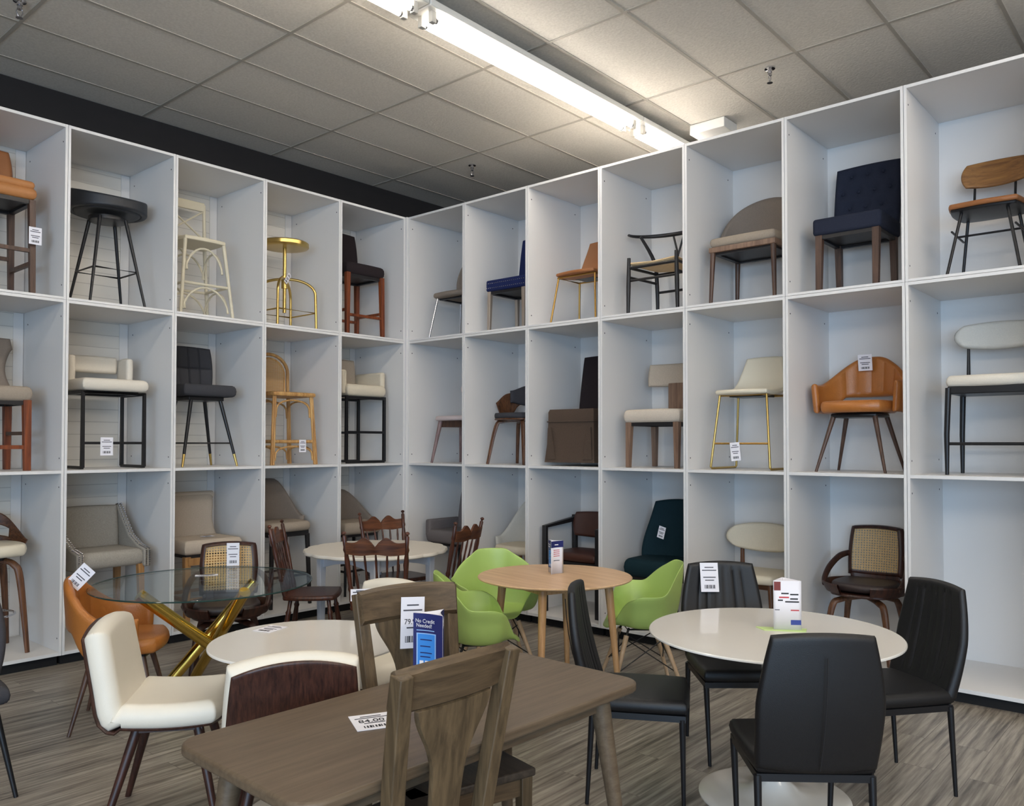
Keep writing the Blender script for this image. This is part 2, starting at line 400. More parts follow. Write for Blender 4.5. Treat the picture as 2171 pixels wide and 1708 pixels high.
# ------------------------------------------------------------------ room
struct(B(-1.0, 14, -14, 3.4, -.1, 0).build('floor', 'floor_planks', smooth=False), 'grey wood-look plank floor')
ZC = 4.5095
struct(B(-1.0, 14, -14, 3.4, ZC+.004, ZC+.1).build('ceiling', 'ceiling_tile', smooth=False), 'suspended tile ceiling')
g = MB(); ta = .64496; tb = 1.30936; n = 0
for k in range(-18, 6):
    x = 2.07328-k*ta
    if -.85 < x < 13: g.box(x-.0127, x+.0127, -13.9, 3.2, ZC, ZC+.006)
for k in range(-9, 6):
    y = -2.36775+k*tb
    if y < 3.2: g.box(-.85, 13.5, y-.0127, y+.0127, ZC-.0005, ZC+.006)
struct(g.build('trim_1', 'ceiling_grid', smooth=False), 'pale metal ceiling grid')
struct(B(-1.0, -.852, -14, 3.4, 0, ZC).build('wall_left', 'black_paint', smooth=False), 'black painted wall')
struct(B(-.85, 14, 3.25, 3.4, 0, ZC).build('wall_right', 'black_paint', smooth=False), 'wall behind the shelving')

# ------------------------------------------------------------------ shelving
Z0, Z1, Z2, Z3 = .075, 1.3994, 2.658, 3.945
DEP = .806; TH = .018
def unit(side, k, upper, label):
    if side == 'R':
        loc = (.022+.8*(k-.5), 0, 0); rz = 0; W_ = .8-.003
    else:
        loc = (0, -.022-.8195*(k-.5), 0); rz = pi/2; W_ = .8195-.003
    r = thing('shelving_cubby' if upper else 'shelving_bay', label, 'shelving', loc, rz,
              'single white cubbies of the top row' if upper else 'white two-cell bays of the lower rows')
    a, b_ = (Z2+.0005, Z3) if upper else (Z0, Z2-.0005)
    h = W_/2
    for sx in (-1, 1):
        x0, x1 = (-h, -h+TH) if sx < 0 else (h-TH, h)
        B(x0, x1, 0, DEP-.014, a, b_).build('side_panel', 'melamine', r, bevel=.001)
    B(-h+TH, h-TH, .001, DEP-.014, b_-TH-.004, b_-.0005).build('top_panel', 'melamine', r, bevel=.001)
    B(-h+TH, h-TH, .001, DEP-.014, a+.0005, a+TH+(.007 if not upper else 0)).build('bottom_panel', 'melamine', r, bevel=.001)
    B(-h, h, DEP-.0135, DEP, a, b_).build('back_panel', 'melamine' if side == 'R' else 'grooved_board', r)
    if not upper:
        B(-h+TH, h-TH, .001, DEP-.014, Z1-.011, Z1+.011).build('shelf', 'melamine', r, bevel=.001)
        B(-h+.01, h-.01, .06, DEP-.1, 0, Z0-.0005).build('plinth', 'plinth_black', r)
    cells = [(Z2+.02, Z3-.02)] if upper else [(Z0+.03, Z1-.01), (Z1+.01, Z2-.02)]
    sx = -1 if side == 'R' else 1
    for z0_, z1_ in cells:
        for yy in (.04, .70):
            for zz in (z0_+.09, z1_-.10):
                x = sx*(h-TH)
                tube([(x, yy, zz), (x-sx*.0012, yy, zz)], .006, seg=8).build('peg_hole', 'ink', r)
    if side == 'L':   # pale stile down the back corner
        for z0_, z1_ in cells:
            B(h-TH-.075, h-TH-.003, DEP-.022, DEP-.0138, z0_+.003, z1_-.004).build('back_stile', 'melamine', r, bevel=.001)
    return r
hold = {
 ('L', 5): ('the tan two-cushion bar stool', 'the hourglass stool above the cream swivel stool'),
 ('L', 4): ('the black round swivel stool', 'the boucle stool above the grey nailhead armchair'),
 ('L', 3): ('the cream bentwood stool', 'the charcoal stool above the beige scroll-back stool'),
 ('L', 2): ('the gold screw stool', 'the rattan stool above the taupe hooded stool'),
 ('L', 1): ('the espresso stool with cherry legs, left of the corner', 'the cream box-arm stool, left of the corner'),
 ('R', 1): ('the small taupe chair, right of the corner', 'the blush chair, right of the corner'),
 ('R', 2): ('the navy velvet nailhead chair', 'the round-armed walnut chair over a white tub chair'),
 ('R', 3): ('the tan scoop chair with brass legs', 'the brown skirted chair above a brown leather armchair'),
 ('R', 4): ('the black wishbone chair', 'the beige T-back chair above the teal chair'),
 ('R', 5): ('the wide taupe barrel chair', 'the gold-framed cream stool above the cream oval-back chair'),
 ('R', 6): ('the navy tufted chair', 'the orange leather armchair above the cane swivel chair'),
 ('R', 7): ('the walnut-backed cafe chair', 'the white boucle stool above an empty cell'),
}
for (s_, k_), (a_, b_) in hold.items():
    unit(s_, k_, True, 'white top cubby holding '+a_)
    unit(s_, k_, False, 'white bay holding '+b_)
# narrow white corner post where the two runs meet
tag(B(-.012, .021, -.0195, .012, Z0, Z3).build('corner_post', 'melamine', bevel=.001), 'narrow white filler post in the corner between the two shelving runs', 'post')

# ------------------------------------------------------------------ lights and ceiling things
def strip(y0, y1, label, x=2.5):
    r = thing('fluorescent_light', label, 'ceiling light', (x, (y0+y1)/2, ZC), 0, 'row of fluorescent strip lights')
    h = (y1-y0)/2-.004
    B(-.115, .115, -h, h, -.115, -.07).build('housing', 'white_enamel', r, bevel=.01)
    for sx in (-.05, .05):
        tube([(sx, -h+.11, -.162), (sx, h-.11, -.162)], .019, seg=16).build('fluorescent_tube', 'tube_glow', r)
        for sy in (-1, 1):
            B(sx-.018, sx+.018, sy*(h-.075)-.02, sy*(h-.075)+.02, -.187, -.114).build('lamp_holder', 'socket_plastic', r, bevel=.004)
            tube([(sx, sy*(h-.096), -.162), (sx, sy*(h-.112), -.162)], .0195, seg=14).build('tube_cap', 'steel', r)
    for yy in (-h*.52, h*.52):
        B(-.015, .015, yy-.012, yy+.012, -.071, 0).build('mounting_bracket', 'white_enamel', r)
strip(-4.665, -2.135, 'fluorescent strip cut off by the top edge of the photo')
strip(-2.135, .395, 'long glowing fluorescent strip light in the middle of the ceiling')
strip(.395, 2.925, 'fluorescent strip running out of sight above the right-hand shelving')
strip(-4.665, -2.135, 'fluorescent strip of the next row, beyond the right edge of the photo, camera end', 6.4)
strip(-2.135, .395, 'fluorescent strip of the next row, beyond the right edge of the photo, shelving end', 6.4)
def sprinkler(x, y, label):
    r = thing('sprinkler_head', label, 'sprinkler', (x, y, ZC), 0, 'ceiling sprinklers')
    MB().lathe([(.04, 0), (.04, -.006), (.018, -.012), (.018, -.03)], seg=20).build('escutcheon', 'chrome', r)
    mb = MB().lathe([(.011, -.03), (.015, -.04), (.015, -.055), (.009, -.06)], seg=14)
    for s in (-1, 1): mb.tube([(0, s*.012, -.05), (0, s*.02, -.075), (0, s*.006, -.105)], .004, seg=6)
    mb.build('frame', 'steel', r)
    MB().lathe([(.006, -.1), (.006, -.108), (.022, -.11), (.022, -.114)], seg=16).build('deflector', 'steel', r)
sprinkler(.448, -3.779, 'sprinkler head at the top left corner of the photo')
sprinkler(.476, .476, 'sprinkler head just above the shelving corner')
sprinkler(3.754, .379, 'sprinkler head above the top cubby with the wide taupe chair')
tag(B(2.72, 3.06, 1.0, 1.25, 4.42, ZC-.0006).build('junction_box', 'white_enamel', bevel=.005), 'white metal box under the ceiling beside the end of the strip light', 'box')

# ------------------------------------------------------------------ price tags
def price_tag(label, loc, rz, wd=.085, ht=.13, rx=0, ry=0, price=None, square=True, name='price_tag'):
    r = thing(name, label, 'price tag', loc, 0, None)
    r.rotation_euler = (rx, ry, rz)
    B(-wd/2, wd/2, -.0008, .0008, -ht/2, ht/2).build('card', 'paper', r)
    ln = [(.34, .5), (.24, .8), (.0, .7), (-.1, .5)]
    for z, ww in ln:
        if price and z == .0: continue
        B(-wd*ww/2, wd*ww/2, -.0016, -.0008, ht*z-.0025, ht*z+.0025).build('printed_line', 'ink', r)
    if price: text(r, price, .024*wd/.085, (-wd*.36, -.0016, -.006), 'ink_dark')
    mb = MB()
    for i in range(9):
        x = -wd*.3+wd*.6*i/9; mb.box(x, x+wd*.6/9*(.35+.4*((i*7) % 3)/2), -.0016, -.0008, -ht*.38, -ht*.26)
    mb.add([(-wd*.3, -.0012, -ht*.385), (wd*.3, -.0012, -ht*.385), (wd*.3, -.0012, -ht*.38), (-wd*.3, -.0012, -ht*.38)], [(0, 1, 2, 3)])
    mb.build('barcode', 'ink_dark', r)
    return r
def on(org, rz, p):
    return (org[0]+p[0]*cos(rz)-p[1]*sin(rz), org[1]+p[0]*sin(rz)+p[1]*cos(rz), p[2])
def text(parent, s, size, loc, mat, rx=pi/2, name='printed_text'):
    cu = bpy.data.curves.new(name, 'FONT'); cu.body = s; cu.size = size; cu.extrude = .0002
    t = bpy.data.objects.new('tmp', cu); COL.objects.link(t)
    dg = bpy.context.evaluated_depsgraph_get(); me = bpy.data.meshes.new_from_object(t.evaluated_get(dg))
    bpy.data.objects.remove(t); me.materials.clear(); me.materials.append(MATS[mat])
    o = bpy.data.objects.new(name, me); COL.objects.link(o); o.parent = parent; o.location = loc; o.rotation_euler = (rx, 0, 0)
    return o

# ------------------------------------------------------------------ generic seats
def chair(name, label, cat, side, k, row, dx=0, dep=.38, rot=0, group=None):
    loc, rz = cell(side, k, row, dx, dep, rot)
    return thing(name, label, cat, loc, rz, group)
def box_seat(w, d, z0, h, y=0, wf=1):
    a = w/2; b_ = w/2*wf
    return MB().hexa([(-b_, y-d/2, z0), (b_, y-d/2, z0), (a, y+d/2, z0), (-a, y+d/2, z0)],
                     [(-b_, y-d/2, z0+h), (b_, y-d/2, z0+h), (a, y+d/2, z0+h), (-a, y+d/2, z0+h)])
def rails(root, w, d, z, r, mat, sides='fblr', sqr=True, name='stretcher', y=0):
    P = {'f': [(-w/2, y-d/2, z), (w/2, y-d/2, z)], 'b': [(-w/2, y+d/2, z), (w/2, y+d/2, z)],
         'l': [(-w/2, y-d/2, z), (-w/2, y+d/2, z)], 'r': [(w/2, y-d/2, z), (w/2, y+d/2, z)]}
    for q in sides: tube(P[q], r, sq=sqr, seg=8).build(name, mat, root)
def under(root, w, d, z, mat='black_wood', t=.03, y=0, name='seat_frame'):
    # open frame below an upholstered seat, light webbing in the middle
    mb = MB(); a, b_ = w/2, d/2; q = .035
    mb.prism([(-a, -b_+y), (a, -b_+y), (a, b_+y), (-a, b_+y)], 'z', z-t*.4, z)
    for x0, x1, y0, y1 in ((-a, a, -b_, -b_+q), (-a, a, b_-q, b_), (-a, -a+q, -b_+q, b_-q), (a-q, a, -b_+q, b_-q)):
        mb.box(x0, x1, y0+y, y1+y, z-t, z-t*.4)
    mb.build(name, mat, root)

# ================================================================== TOP ROW, LEFT WALL
# tan stool with two stacked cushions
t = chair('bar_stool', 'tan leather bar stool with two stacked cushions, cut by the left edge, top row', 'bar stool', 'L', 5, 'T', .0)
pad(.52, .50, .09, z=.70, a=.12, er=.035).build('seat', 'tan_leather', t)
pad(.50, .48, .065, z=.775, a=.14, er=.03, y=.0).build('seat_cushion', 'tan_leather', t)
backpad(.46, .36, .80, .20, .06, .03, .07, a=.3).build('backrest', 'brown_tan_leather', t)
under(t, .48, .46, .70)
legs4(t, .45, .43, .47, .44, .70, .022, .018, 'brown_leg', sqr=True)
rails(t, .46, .44, .33, .014, 'brown_leg', 'fb'); rails(t, .46, .44, .24, .014, 'brown_leg', 'lr')
# black round swivel stool
t = chair('bar_stool', 'round black swivel stool with a wrap-around back band and four splayed metal legs, top row', 'bar stool', 'L', 4, 'T', .03, .37)
pad(.50, .49, .08, z=.755, a=.98, er=.04, dome=.01).build('seat', 'black_vinyl', t)
barrel(pi, .268, .262, 0, lambda a: .765, lambda a: .918+.065*cos(a), .05, eu=0, n=48).build('backrest', 'black_vinyl', t)
MB().lathe([(.12, .70), (.14, .705), (.14, .735), (.1, .74)]).build('swivel_plate', 'black_metal', t)
for sx in (-1, 1):
    for sy in (-1, 1):
        tube([(sx*.215, sy*.215, 0), (sx*.10, sy*.10, .72)], [.010, .015]).build('leg', 'black_metal', t)
q = .172; tube([(-q, -q, .30), (q, -q, .30), (q, q, .30), (-q, q, .30)], .008, closed=True, seg=8).build('footrest', 'black_metal', t)
# cream bentwood stool
t = chair('bar_stool', 'cream bentwood bar stool with a crossed back and arched braces, top row', 'bar stool', 'L', 3, 'T', -.04, .38)
pad(.40, .40, .035, z=.655, a=.3, er=.012).build('seat', 'cream_paint', t)
for sx in (-1, 1):
    tube([(sx*.24, -.22, 0), (sx*.175, -.165, .66)], [.013, .016]).build('leg', 'cream_paint', t)
    tube([(sx*.24, .22, 0), (sx*.18, .17, .66), (sx*.185, .20, 1.08)], [.013, .016, .014]).build('leg', 'cream_paint', t)
B(-.185, .185, .185, .21, 1.02, 1.10).build('top_rail', 'cream_paint', t, bevel=.006)
B(-.185, .185, .18, .20, .74, .77).build('lower_rail', 'cream_paint', t, bevel=.006)
for s in (-1, 1): tube([(s*.175, .19, .77), (-s*.175, .20, 1.02)], .008).build('back_slat', 'cream_paint', t)
for zc, hw in ((.60, .17), (.26, .205)):
    for side_ in range(4):
        pts = []
        for i in range(13):
            a = pi*i/12; x = cos(a)*(hw-.02)*(1+.12*(1-sin(a))); z = zc-.20*(1-sin(a))
            yy = -hw+.01
            pts.append({0: (x, yy, z), 1: (x, -yy, z), 2: (yy, x, z), 3: (-yy, x, z)}[side_])
        tube(pts, .009, seg=8).build('arched_brace', 'cream_paint', t)
rails(t, .40, .38, .285, .012, 'cream_paint', 'fblr', sqr=False)
# gold screw stool
t = chair('bar_stool', 'gold metal stool with round seat, screw post and arched legs, top row', 'bar stool', 'L', 2, 'T', .03, .36)
MB().lathe([(.17, .785), (.215, .79), (.225, .80), (.225, .83), (.21, .842), (.17, .845)], seg=48).build('seat', 'gold', t)
tube([(0, 0, .17), (0, 0, .79)], .017, seg=14).build('screw_post', 'gold', t)
MB().lathe([(.03, .40), (.03, .52)], seg=20).build('collar', 'gold', t)
for i in range(4):
    a = pi/4+i*pi/2; pts = []
    for j in range(11):
        b_ = pi/2*j/10; r_ = .03+.26*sin(b_); z = .34+.15*cos(b_)
        pts.append((r_*cos(a), r_*sin(a), z))
    pts.append((.30*cos(a), .30*sin(a), 0))
    tube(pts, .013).build('leg', 'gold', t)
q = .21; tube([(-q, -q, .17), (q, -q, .17), (q, q, .17), (-q, q, .17)], .008, closed=True, seg=8).build('footrest', 'gold', t)
# espresso stool with cherry legs
t = chair('bar_stool', 'espresso brown bar stool with cherry wood legs, top row beside the corner', 'bar stool', 'L', 1, 'T', .02, .37)
pad(.50, .46, .115, z=.62, a=.15, er=.03, dome=.01).build('seat', 'espresso', t)
backpad(.44, .46, .68, .20, .06, .02, .075, a=.25).build('backrest', 'espresso', t)
under(t, .44, .40, .625)
legs4(t, .43, .40, .45, .42, .63, .023, .018, 'cherry', sqr=True)
rails(t, .44, .41, .26, .013, 'cherry', 'lr'); rails(t, .44, .41, .21, .013, 'cherry', 'fb')

# ================================================================== TOP ROW, RIGHT WALL
# small taupe chair with metal legs
t = chair('dining_chair', 'taupe upholstered chair with slim metal legs, top row just right of the corner', 'chair', 'R', 1, 'T', 0, .38)
pad(.50, .46, .055, z=.43, a=.45, wf=.95, dome=-.012).build('seat', 'taupe', t)
backpad(.48, .46, .47, .20, .10, .10, .035, a=.6, wtop=.7).build('backrest', 'taupe', t)
under(t, .34, .32, .44)
legs4(t, .36, .34, .50, .46, .43, .011, .008, 'chrome')
# navy nailhead
t = chair('dining_chair', 'bright navy velvet chair with nailhead rows round the seat and silver legs, top row', 'chair', 'R', 2, 'T', 0, .38)
box_seat(.50, .46, .40, .11).build('seat', 'navy_velvet', t, bevel=.02)
backpad(.44, .56, .44, .22, .08, .0, .07, a=.15).build('backrest', 'navy_velvet', t)
mb = MB()
for zz in (.43, .475):
    for i in range(20):
        x = -.235+.47*i/19; mb.ball((x, -.232, zz), .005, n=4, m_=6)
        y = -.215+.43*i/19
        for s in (-1, 1): mb.ball((s*.252, y, zz), .005, n=4, m_=6)
tag_o = mb.build('nailhead_trim', 'chrome', t); tag_o['kind'] = 'stuff'
under(t, .46, .42, .405)
legs4(t, .43, .40, .44, .42, .40, .019, .014, 'silver_leg', sqr=True)
# tan scoop with brass legs
t = chair('dining_chair', 'tan leather scoop chair on thin brass legs, top row beside the black wishbone chair', 'chair', 'R', 3, 'T', 0, .38)
def scoop(w, d, zs, hb, th, rake=.12, wt=.75, curve=.05, lip=.02, yb=.14, side=.03):
    # one bent sheet: seat from the front lip, curving up into the back
    def fn(u, v):
        s, tt = sq(2*u-1, 2*v-1, .35); k = (tt+1)/2
        L1 = .55
        if k < L1: q_ = k/L1; y = -d/2+(d/2+yb)*q_; z = zs-lip*(1-q_)**2*0+side*s*s*q_-.02*sin(pi*q_)
        else:
            q_ = (k-L1)/(1-L1); y = yb+.05*sin(min(1, q_*2.5)*pi/2)+rake*q_; z = zs+side*s*s+hb*q_**1.25
        ww = w*(1-(1-wt)*sm(k, .45, 1))
        return (s*ww/2, y-curve*s*s*sm(k, .4, .8), z)
    return MB().shell(fn, 22, 34, th, th*.5/w, th*.5/(d+hb))
scoop(.46, .46, .46, .38, .03).build('seat_shell', 'brown_tan_leather', t)
tube([(-.2, -.18, .43), (.2, -.18, .43), (.2, .14, .43), (-.2, .14, .43)], .008, closed=True, seg=8).build('seat_frame', 'brushed_gold', t)
B(-.1, .1, -.05, .12, .425, .445).build('mounting_plate', 'black_metal', t)
legs4(t, .40, .32, .50, .44, .43, .009, .009, 'brushed_gold', y=-.01)
# wishbone chair
t = chair('dining_chair', 'black wishbone chair with woven cord seat and curved top rail, top row', 'chair', 'R', 4, 'T', .01, .37)
for s in (-1, 1):
    tube([(s*.235, -.21, 0), (s*.23, -.21, .25), (s*.225, -.21, .49)], [.014, .019, .015]).build('leg', 'black_wood', t)
    stube([(s*.20, .21, 0), (s*.20, .20, .30), (s*.21, .17, .52), (s*.255, .02, .72)], [.013, .018, .017, .012]).build('leg', 'black_wood', t)
    tube([(s*.23, -.21, .33), (s*.2, .2, .33)], .011, flat=1).build('stretcher', 'black_wood', t)
    tube([(s*.23, -.21, .41), (s*.2, .2, .41)], .012).build('seat_rail', 'black_wood', t)
tube([(-.23, -.21, .405), (.23, -.21, .405)], .013).build('seat_rail', 'black_wood', t)
tube([(-.2, .2, .405), (.2, .2, .405)], .013).build('seat_rail', 'black_wood', t)
tube([(-.2, .2, .25), (.2, .2, .25)], .011).build('stretcher', 'black_wood', t)
tube([(-.23, -.2, .30), (.23, -.2, .30)], .011).build('stretcher', 'black_wood', t)
def wf_(u, v):
    s, q_ = 2*u-1, 2*v-1
    return (s*(.225-.015*(q_+1)), q_*.21, .43-.02*(1-s*s)*(1-q_*q_)+.012*abs(s))
MB().shell(wf_, 16, 16, .03, .06, .06).build('cord_seat', 'rush', t)
pts = [(.29*sin(a)*(1+.12*abs(sin(a))), -.02+.26*cos(a), .73+.02*cos(a)) for a in [(-1.75+3.5*i/24) for i in range(25)]]
tube(pts, [.012+.008*sin(pi*i/24) for i in range(25)], flat=.9).build('top_rail', 'black_wood', t)
tube([(0, .205, .41), (0, .215, .56), (-.05, .228, .73)], .009, seg=8).build('back_splat', 'black_wood', t)
tube([(0, .215, .56), (.05, .228, .73)], .009, seg=8).build('back_splat', 'black_wood', t)
# wide taupe barrel chair
t = chair('dining_chair', 'wide taupe chair with low rounded barrel back and wooden apron, top row', 'chair', 'R', 5, 'T', -.01, .40)
pad(.56, .50, .075, z=.46, a=.25, er=.03).build('seat', 'taupe_light', t)
barrel(1.35, .32, .30, -.02, lambda a: .50, lambda a: .50+.42*max(.02, cos(a/1.35*pi/2))**.5, .05).build('backrest', 'taupe', t)
box_seat(.54, .48, .42, .042).build('apron', 'taupe_wood', t, bevel=.006)
under(t, .48, .42, .423, t=.02)
legs4(t, .49, .43, .52, .46, .42, .021, .014, 'brown_leg')
# navy tufted chair
t = chair('dining_chair', 'dark navy chair with button-tufted high back and brown legs, top row', 'chair', 'R', 6, 'T', -.03, .39)
box_seat(.47, .46, .42, .12).build('seat', 'navy_dark', t, bevel=.022)
BT = [(-.5, .85), (0, .85), (.5, .85), (-.75, .62), (-.25, .62), (.25, .62), (.75, .62), (-.5, .4), (0, .4), (.5, .4), (-.75, .2), (-.25, .2), (.25, .2), (.75, .2)]
def tuft(u, v):
    s = 2*u-1; b_ = 0
    for x, z in BT: b_ -= .022*math.exp(-(((s-x)*.25)**2+((v-z)*.5)**2)/.0009)
    return b_
backpad(.47, .56, .46, .19, .10, .0, .085, a=.12, bump=lambda u, v: -abs(tuft(u, v)), n=40, wtop=1.02).build('backrest', 'navy_dark', t)
for x, z in BT:
    yy = .19+.10*z-.085/2+.008
    MB().ball((x*.225, yy, .46+.56*z), .011, .005, .011, 5, 8).build('tufting_button', 'navy_dark', t)
under(t, .43, .42, .425)
legs4(t, .39, .38, .39, .42, .425, .024, .019, 'brown_leg', sqr=True)
# walnut cafe chair
t = chair('dining_chair', 'cafe chair with walnut plywood back, tan seat and black steel legs, top row', 'chair', 'R', 7, 'T', .01, .38)
pad(.44, .42, .035, z=.455, a=.45, dome=-.02, wf=1.0).build('seat', 'brown_tan_leather', t)
pad(.42, .40, .02, z=.437, a=.45, dome=-.02).build('seat_underside', 'black_metal', t)
backpad(.40, .19, .66, .20, .04, .035, .022, a=.55).build('backrest', 'plywood_oak', t)
for s in (-1, 1):
    tube([(s*.21, -.2, 0), (s*.13, -.13, .44)], [.010, .010]).build('leg', 'black_metal', t)
    tube([(s*.21, .22, 0), (s*.15, .14, .44)], [.010, .010]).build('leg', 'black_metal', t)
    tube([(s*.12, .10, .44), (s*.12, .17, .50), (s*.12, .21, .70)], .008).build('back_support', 'black_metal', t)
    tube([(s*.18, -.17, .17+.14), (s*.19, .19, .31)], .007).build('side_rail', 'black_metal', t)
tube([(-.18, .01, .31), (.18, .01, .31)], .007).build('cross_rail', 'black_metal', t)

# ================================================================== MIDDLE ROW, LEFT WALL
# hourglass taupe stool
t = chair('bar_stool', 'taupe hourglass-back stool with brown legs, cut by the left edge, middle row', 'bar stool', 'L', 5, 'M', .0)
pad(.52, .48, .11, z=.50, a=.2, er=.035).build('seat', 'taupe_light', t)
def hg(u, v):
    s, tt = sq(2*u-1, 2*v-1, .12); k = (tt+1)/2
    ww = .52-.12*sin(pi*min(1, k*1.25))**1.0+(.0 if k < .8 else .02)
    return (s*ww/2, .19+.09*k+.05*k*k-.03*s*s, .57+.43*k)
MB().shell(hg, 22, 26, .09, .08, .08).build('backrest', 'taupe', t)
under(t, .46, .42, .505)
legs4(t, .43, .40, .44, .42, .51, .026, .021, 'cherry', sqr=True)
rails(t, .43, .41, .27, .013, 'brown_leg', 'lr'); rails(t, .43, .41, .17, .014, 'cherry', 'fb')
# white boucle stool
t = chair('bar_stool', 'white boucle stool with a floating back band on a square black frame, middle row', 'bar stool', 'L', 4, 'M', .02, .38)
pad(.52, .50, .095, z=.605, a=.12, er=.035).build('seat', 'boucle', t)
backpad(.38, .14, .77, .21, 0, 0, .06, a=.15).build('backrest', 'boucle', t)
for s in (-1, 1):
    def arm(u, v, s=s):
        a_, b_ = sq(2*u-1, 2*v-1, .35)
        return (s*.225, .13+.105*a_, .785+.115*b_)
    MB().shell(arm, 14, 14, .055, .12, .12).build('side_wing', 'boucle', t)
for sy in (-.20, .20):
    tube([(-.235, sy, .012), (-.235, sy, .59), (.235, sy, .59), (.235, sy, .012)], .013, sq=True).build('leg_frame', 'black_metal', t)
rails(t, .47, .40, .59, .012, 'black_metal', 'lr'); rails(t, .47, .40, .20, .010, 'black_metal', 'f')
rails(t, .47, .40, .013, .011, 'black_metal', 'lr', name='floor_rail')
under(t, .40, .34, .607, 'black_metal', .025)
# charcoal tufted stool
t = chair('bar_stool', 'charcoal grey stool with tufted square back and gold-tipped black legs, middle row', 'bar stool', 'L', 3, 'M', .0, .38)
pad(.50, .46, .10, z=.60, a=.15, er=.03).build('seat', 'charcoal', t)
def grid(u, v):
    b_ = 0
    for x in (.27, .5, .73): b_ -= .012*math.exp(-((u-x)/.014)**2)
    for z in (.5,): b_ -= .012*math.exp(-((v-z)/.014)**2)
    return b_
backpad(.42, .40, .66, .17, .06, .05, .075, a=.25, bump=grid, n=54, wtop=1.06).build('backrest', 'charcoal', t)
B(-.16, .16, -.15, .15, .565, .60).build('swivel_plate', 'black_metal', t, bevel=.005)
for sx in (-1, 1):
    for sy in (-1, 1):
        a_ = Vector((sx*.25, sy*.22, 0)); b_ = Vector((sx*.13, sy*.13, .59)); q = a_.lerp(b_, .18)
        tube([q, b_], [.0125, .017]).build('leg', 'black_metal', t)
        tube([a_, q], [.009, .0127]).build('gold_leg_tip', 'gold', t)
rails(t, .42, .38, .20, .007, 'black_metal', 'fblr', sqr=False)
# rattan stool
t = chair('bar_stool', 'natural rattan bar stool with arched cane back, middle row', 'bar stool', 'L', 2, 'M', .02, .38)
pad(.48, .46, .04, z=.635, a=.15, er=.015).build('seat', 'rattan', t)
pts = [(-.2, .20, .66)]+[(.21*-cos(pi*i/14), .22, .88+.18*sin(pi*i/14)) for i in range(15)]+[(.2, .20, .66)]
tube(pts, .016).build('back_arch', 'rattan', t)
pts2 = [(x*.82, y, .66+(z-.66)*.9) for x, y, z in pts]; tube(pts2, .010).build('inner_arch', 'rattan', t)
pl = [(x, z) for x, y, z in pts2]; MB().prism(pl, 'y', .212, .216).build('cane_panel', 'cane_fine', t)
for sx in (-1, 1):
    for sy in (-1, 1):
        for q in (-.014, .014):
            tube([(sx*.235+q*.8, sy*.215, 0), (sx*.20+q*.6, sy*.19, .635)], .012, seg=8).build('leg', 'rattan', t)
for zc, hw in ((.60, .20), (.17, .22)):
    for side_ in range(4):
        pts = []
        for i in range(11):
            a = pi*i/10; x = cos(a)*(hw-.015); z = zc-(.16 if zc > .3 else .13)*(1-sin(a)**.5 if sin(a) > 0 else 1)
            yy = -hw+.012
            pts.append({0: (x, yy, z), 1: (x, -yy, z), 2: (yy, x, z), 3: (-yy, x, z)}[side_])
        tube(pts, .009, seg=8).build('arched_brace', 'rattan', t)
rails(t, .43, .40, .215, .016, 'rattan', 'fblr', sqr=False)
# cream stool with arms
t = chair('bar_stool', 'cream stool with boxy arms on a tall black metal frame, middle row beside the corner', 'bar stool', 'L', 1, 'M', .04, .38)
pad(.50, .48, .12, z=.67, a=.1, er=.04).build('seat', 'cream_fabric', t)
backpad(.42, .34, .74, .22, .04, 0, .08, a=.12).build('backrest', 'beige', t)
for s in (-1, 1): B(s*.245-.03, s*.245+.03, -.19, .25, .69, .93).build('armrest', 'cream_fabric', t, bevel=.022)
for sx in (-1, 1):
    tube([(sx*.24, -.21, .012), (sx*.24, -.21, .665), (sx*.24, .21, .665), (sx*.24, .21, .012)], .014, sq=True).build('leg_frame', 'black_metal', t)
rails(t, .48, .42, .655, .013, 'black_metal', 'fb'); rails(t, .48, .42, .31, .012, 'black_metal', 'fb'); rails(t, .48, .42, .014, .013, 'black_metal', 'fb', name='floor_rail')

# ================================================================== MIDDLE ROW, RIGHT WALL
t = chair('dining_chair', 'blush chair with thin seat and dusty pink legs, middle row just right of the corner', 'chair', 'R', 1, 'M', .02, .38)
pad(.48, .44, .05, z=.43, a=.5).build('seat', 'blush', t)
backpad(.40, .16, .70, .21, .03, .05, .05, a=.7).build('backrest', 'blush', t)
box_seat(.32, .30, .365, .065).build('apron', 'brown_leg', t)
for s in (-1, 1): tube([(s*.12, .17, .42), (s*.13, .235, .76)], .012).build('back_support', 'pink_wood', t)
legs4(t, .34, .30, .48, .42, .43, .024, .013, 'pink_wood')
# bentwood round arm chair
t = chair('armchair', 'walnut bentwood armchair with dark curved back cushion and seat pad, middle row', 'chair', 'R', 2, 'M', .0, .38)
def bw(u, v):
    a = (2*u-1)*1.75; k = v
    r_ = .235+.05*k; z = .47+.27*k*(.75+.25*cos(a))
    return (r_*1.05*sin(a), .02+r_*cos(a), z-.06*sm(abs(a), 1.2, 1.75)*k)
def bwl(u, v):
    a = (2*u-1)*1.75
    lo = .45*(1-sm(abs(a), .75, 1.15)); return bw(u, lo+(1-lo)*v)
MB().shell(bwl, 40, 8, .014, .02, .1).build('bent_shell', 'walnut', t)
barrel(1.2, .245, .255, .02, lambda a: .575+.03*sm(abs(a), .5, 1.2), lambda a: .775-.05*sm(abs(a), .5, 1.2), .05).build('back_cushion', 'dark_grey', t)
pad(.46, .46, .055, z=.44, a=.8, dome=-.01).build('seat_cushion', 'charcoal', t)
pad(.46, .46, .016, z=.425, a=.8, dome=-.01).build('seat_board', 'walnut', t)
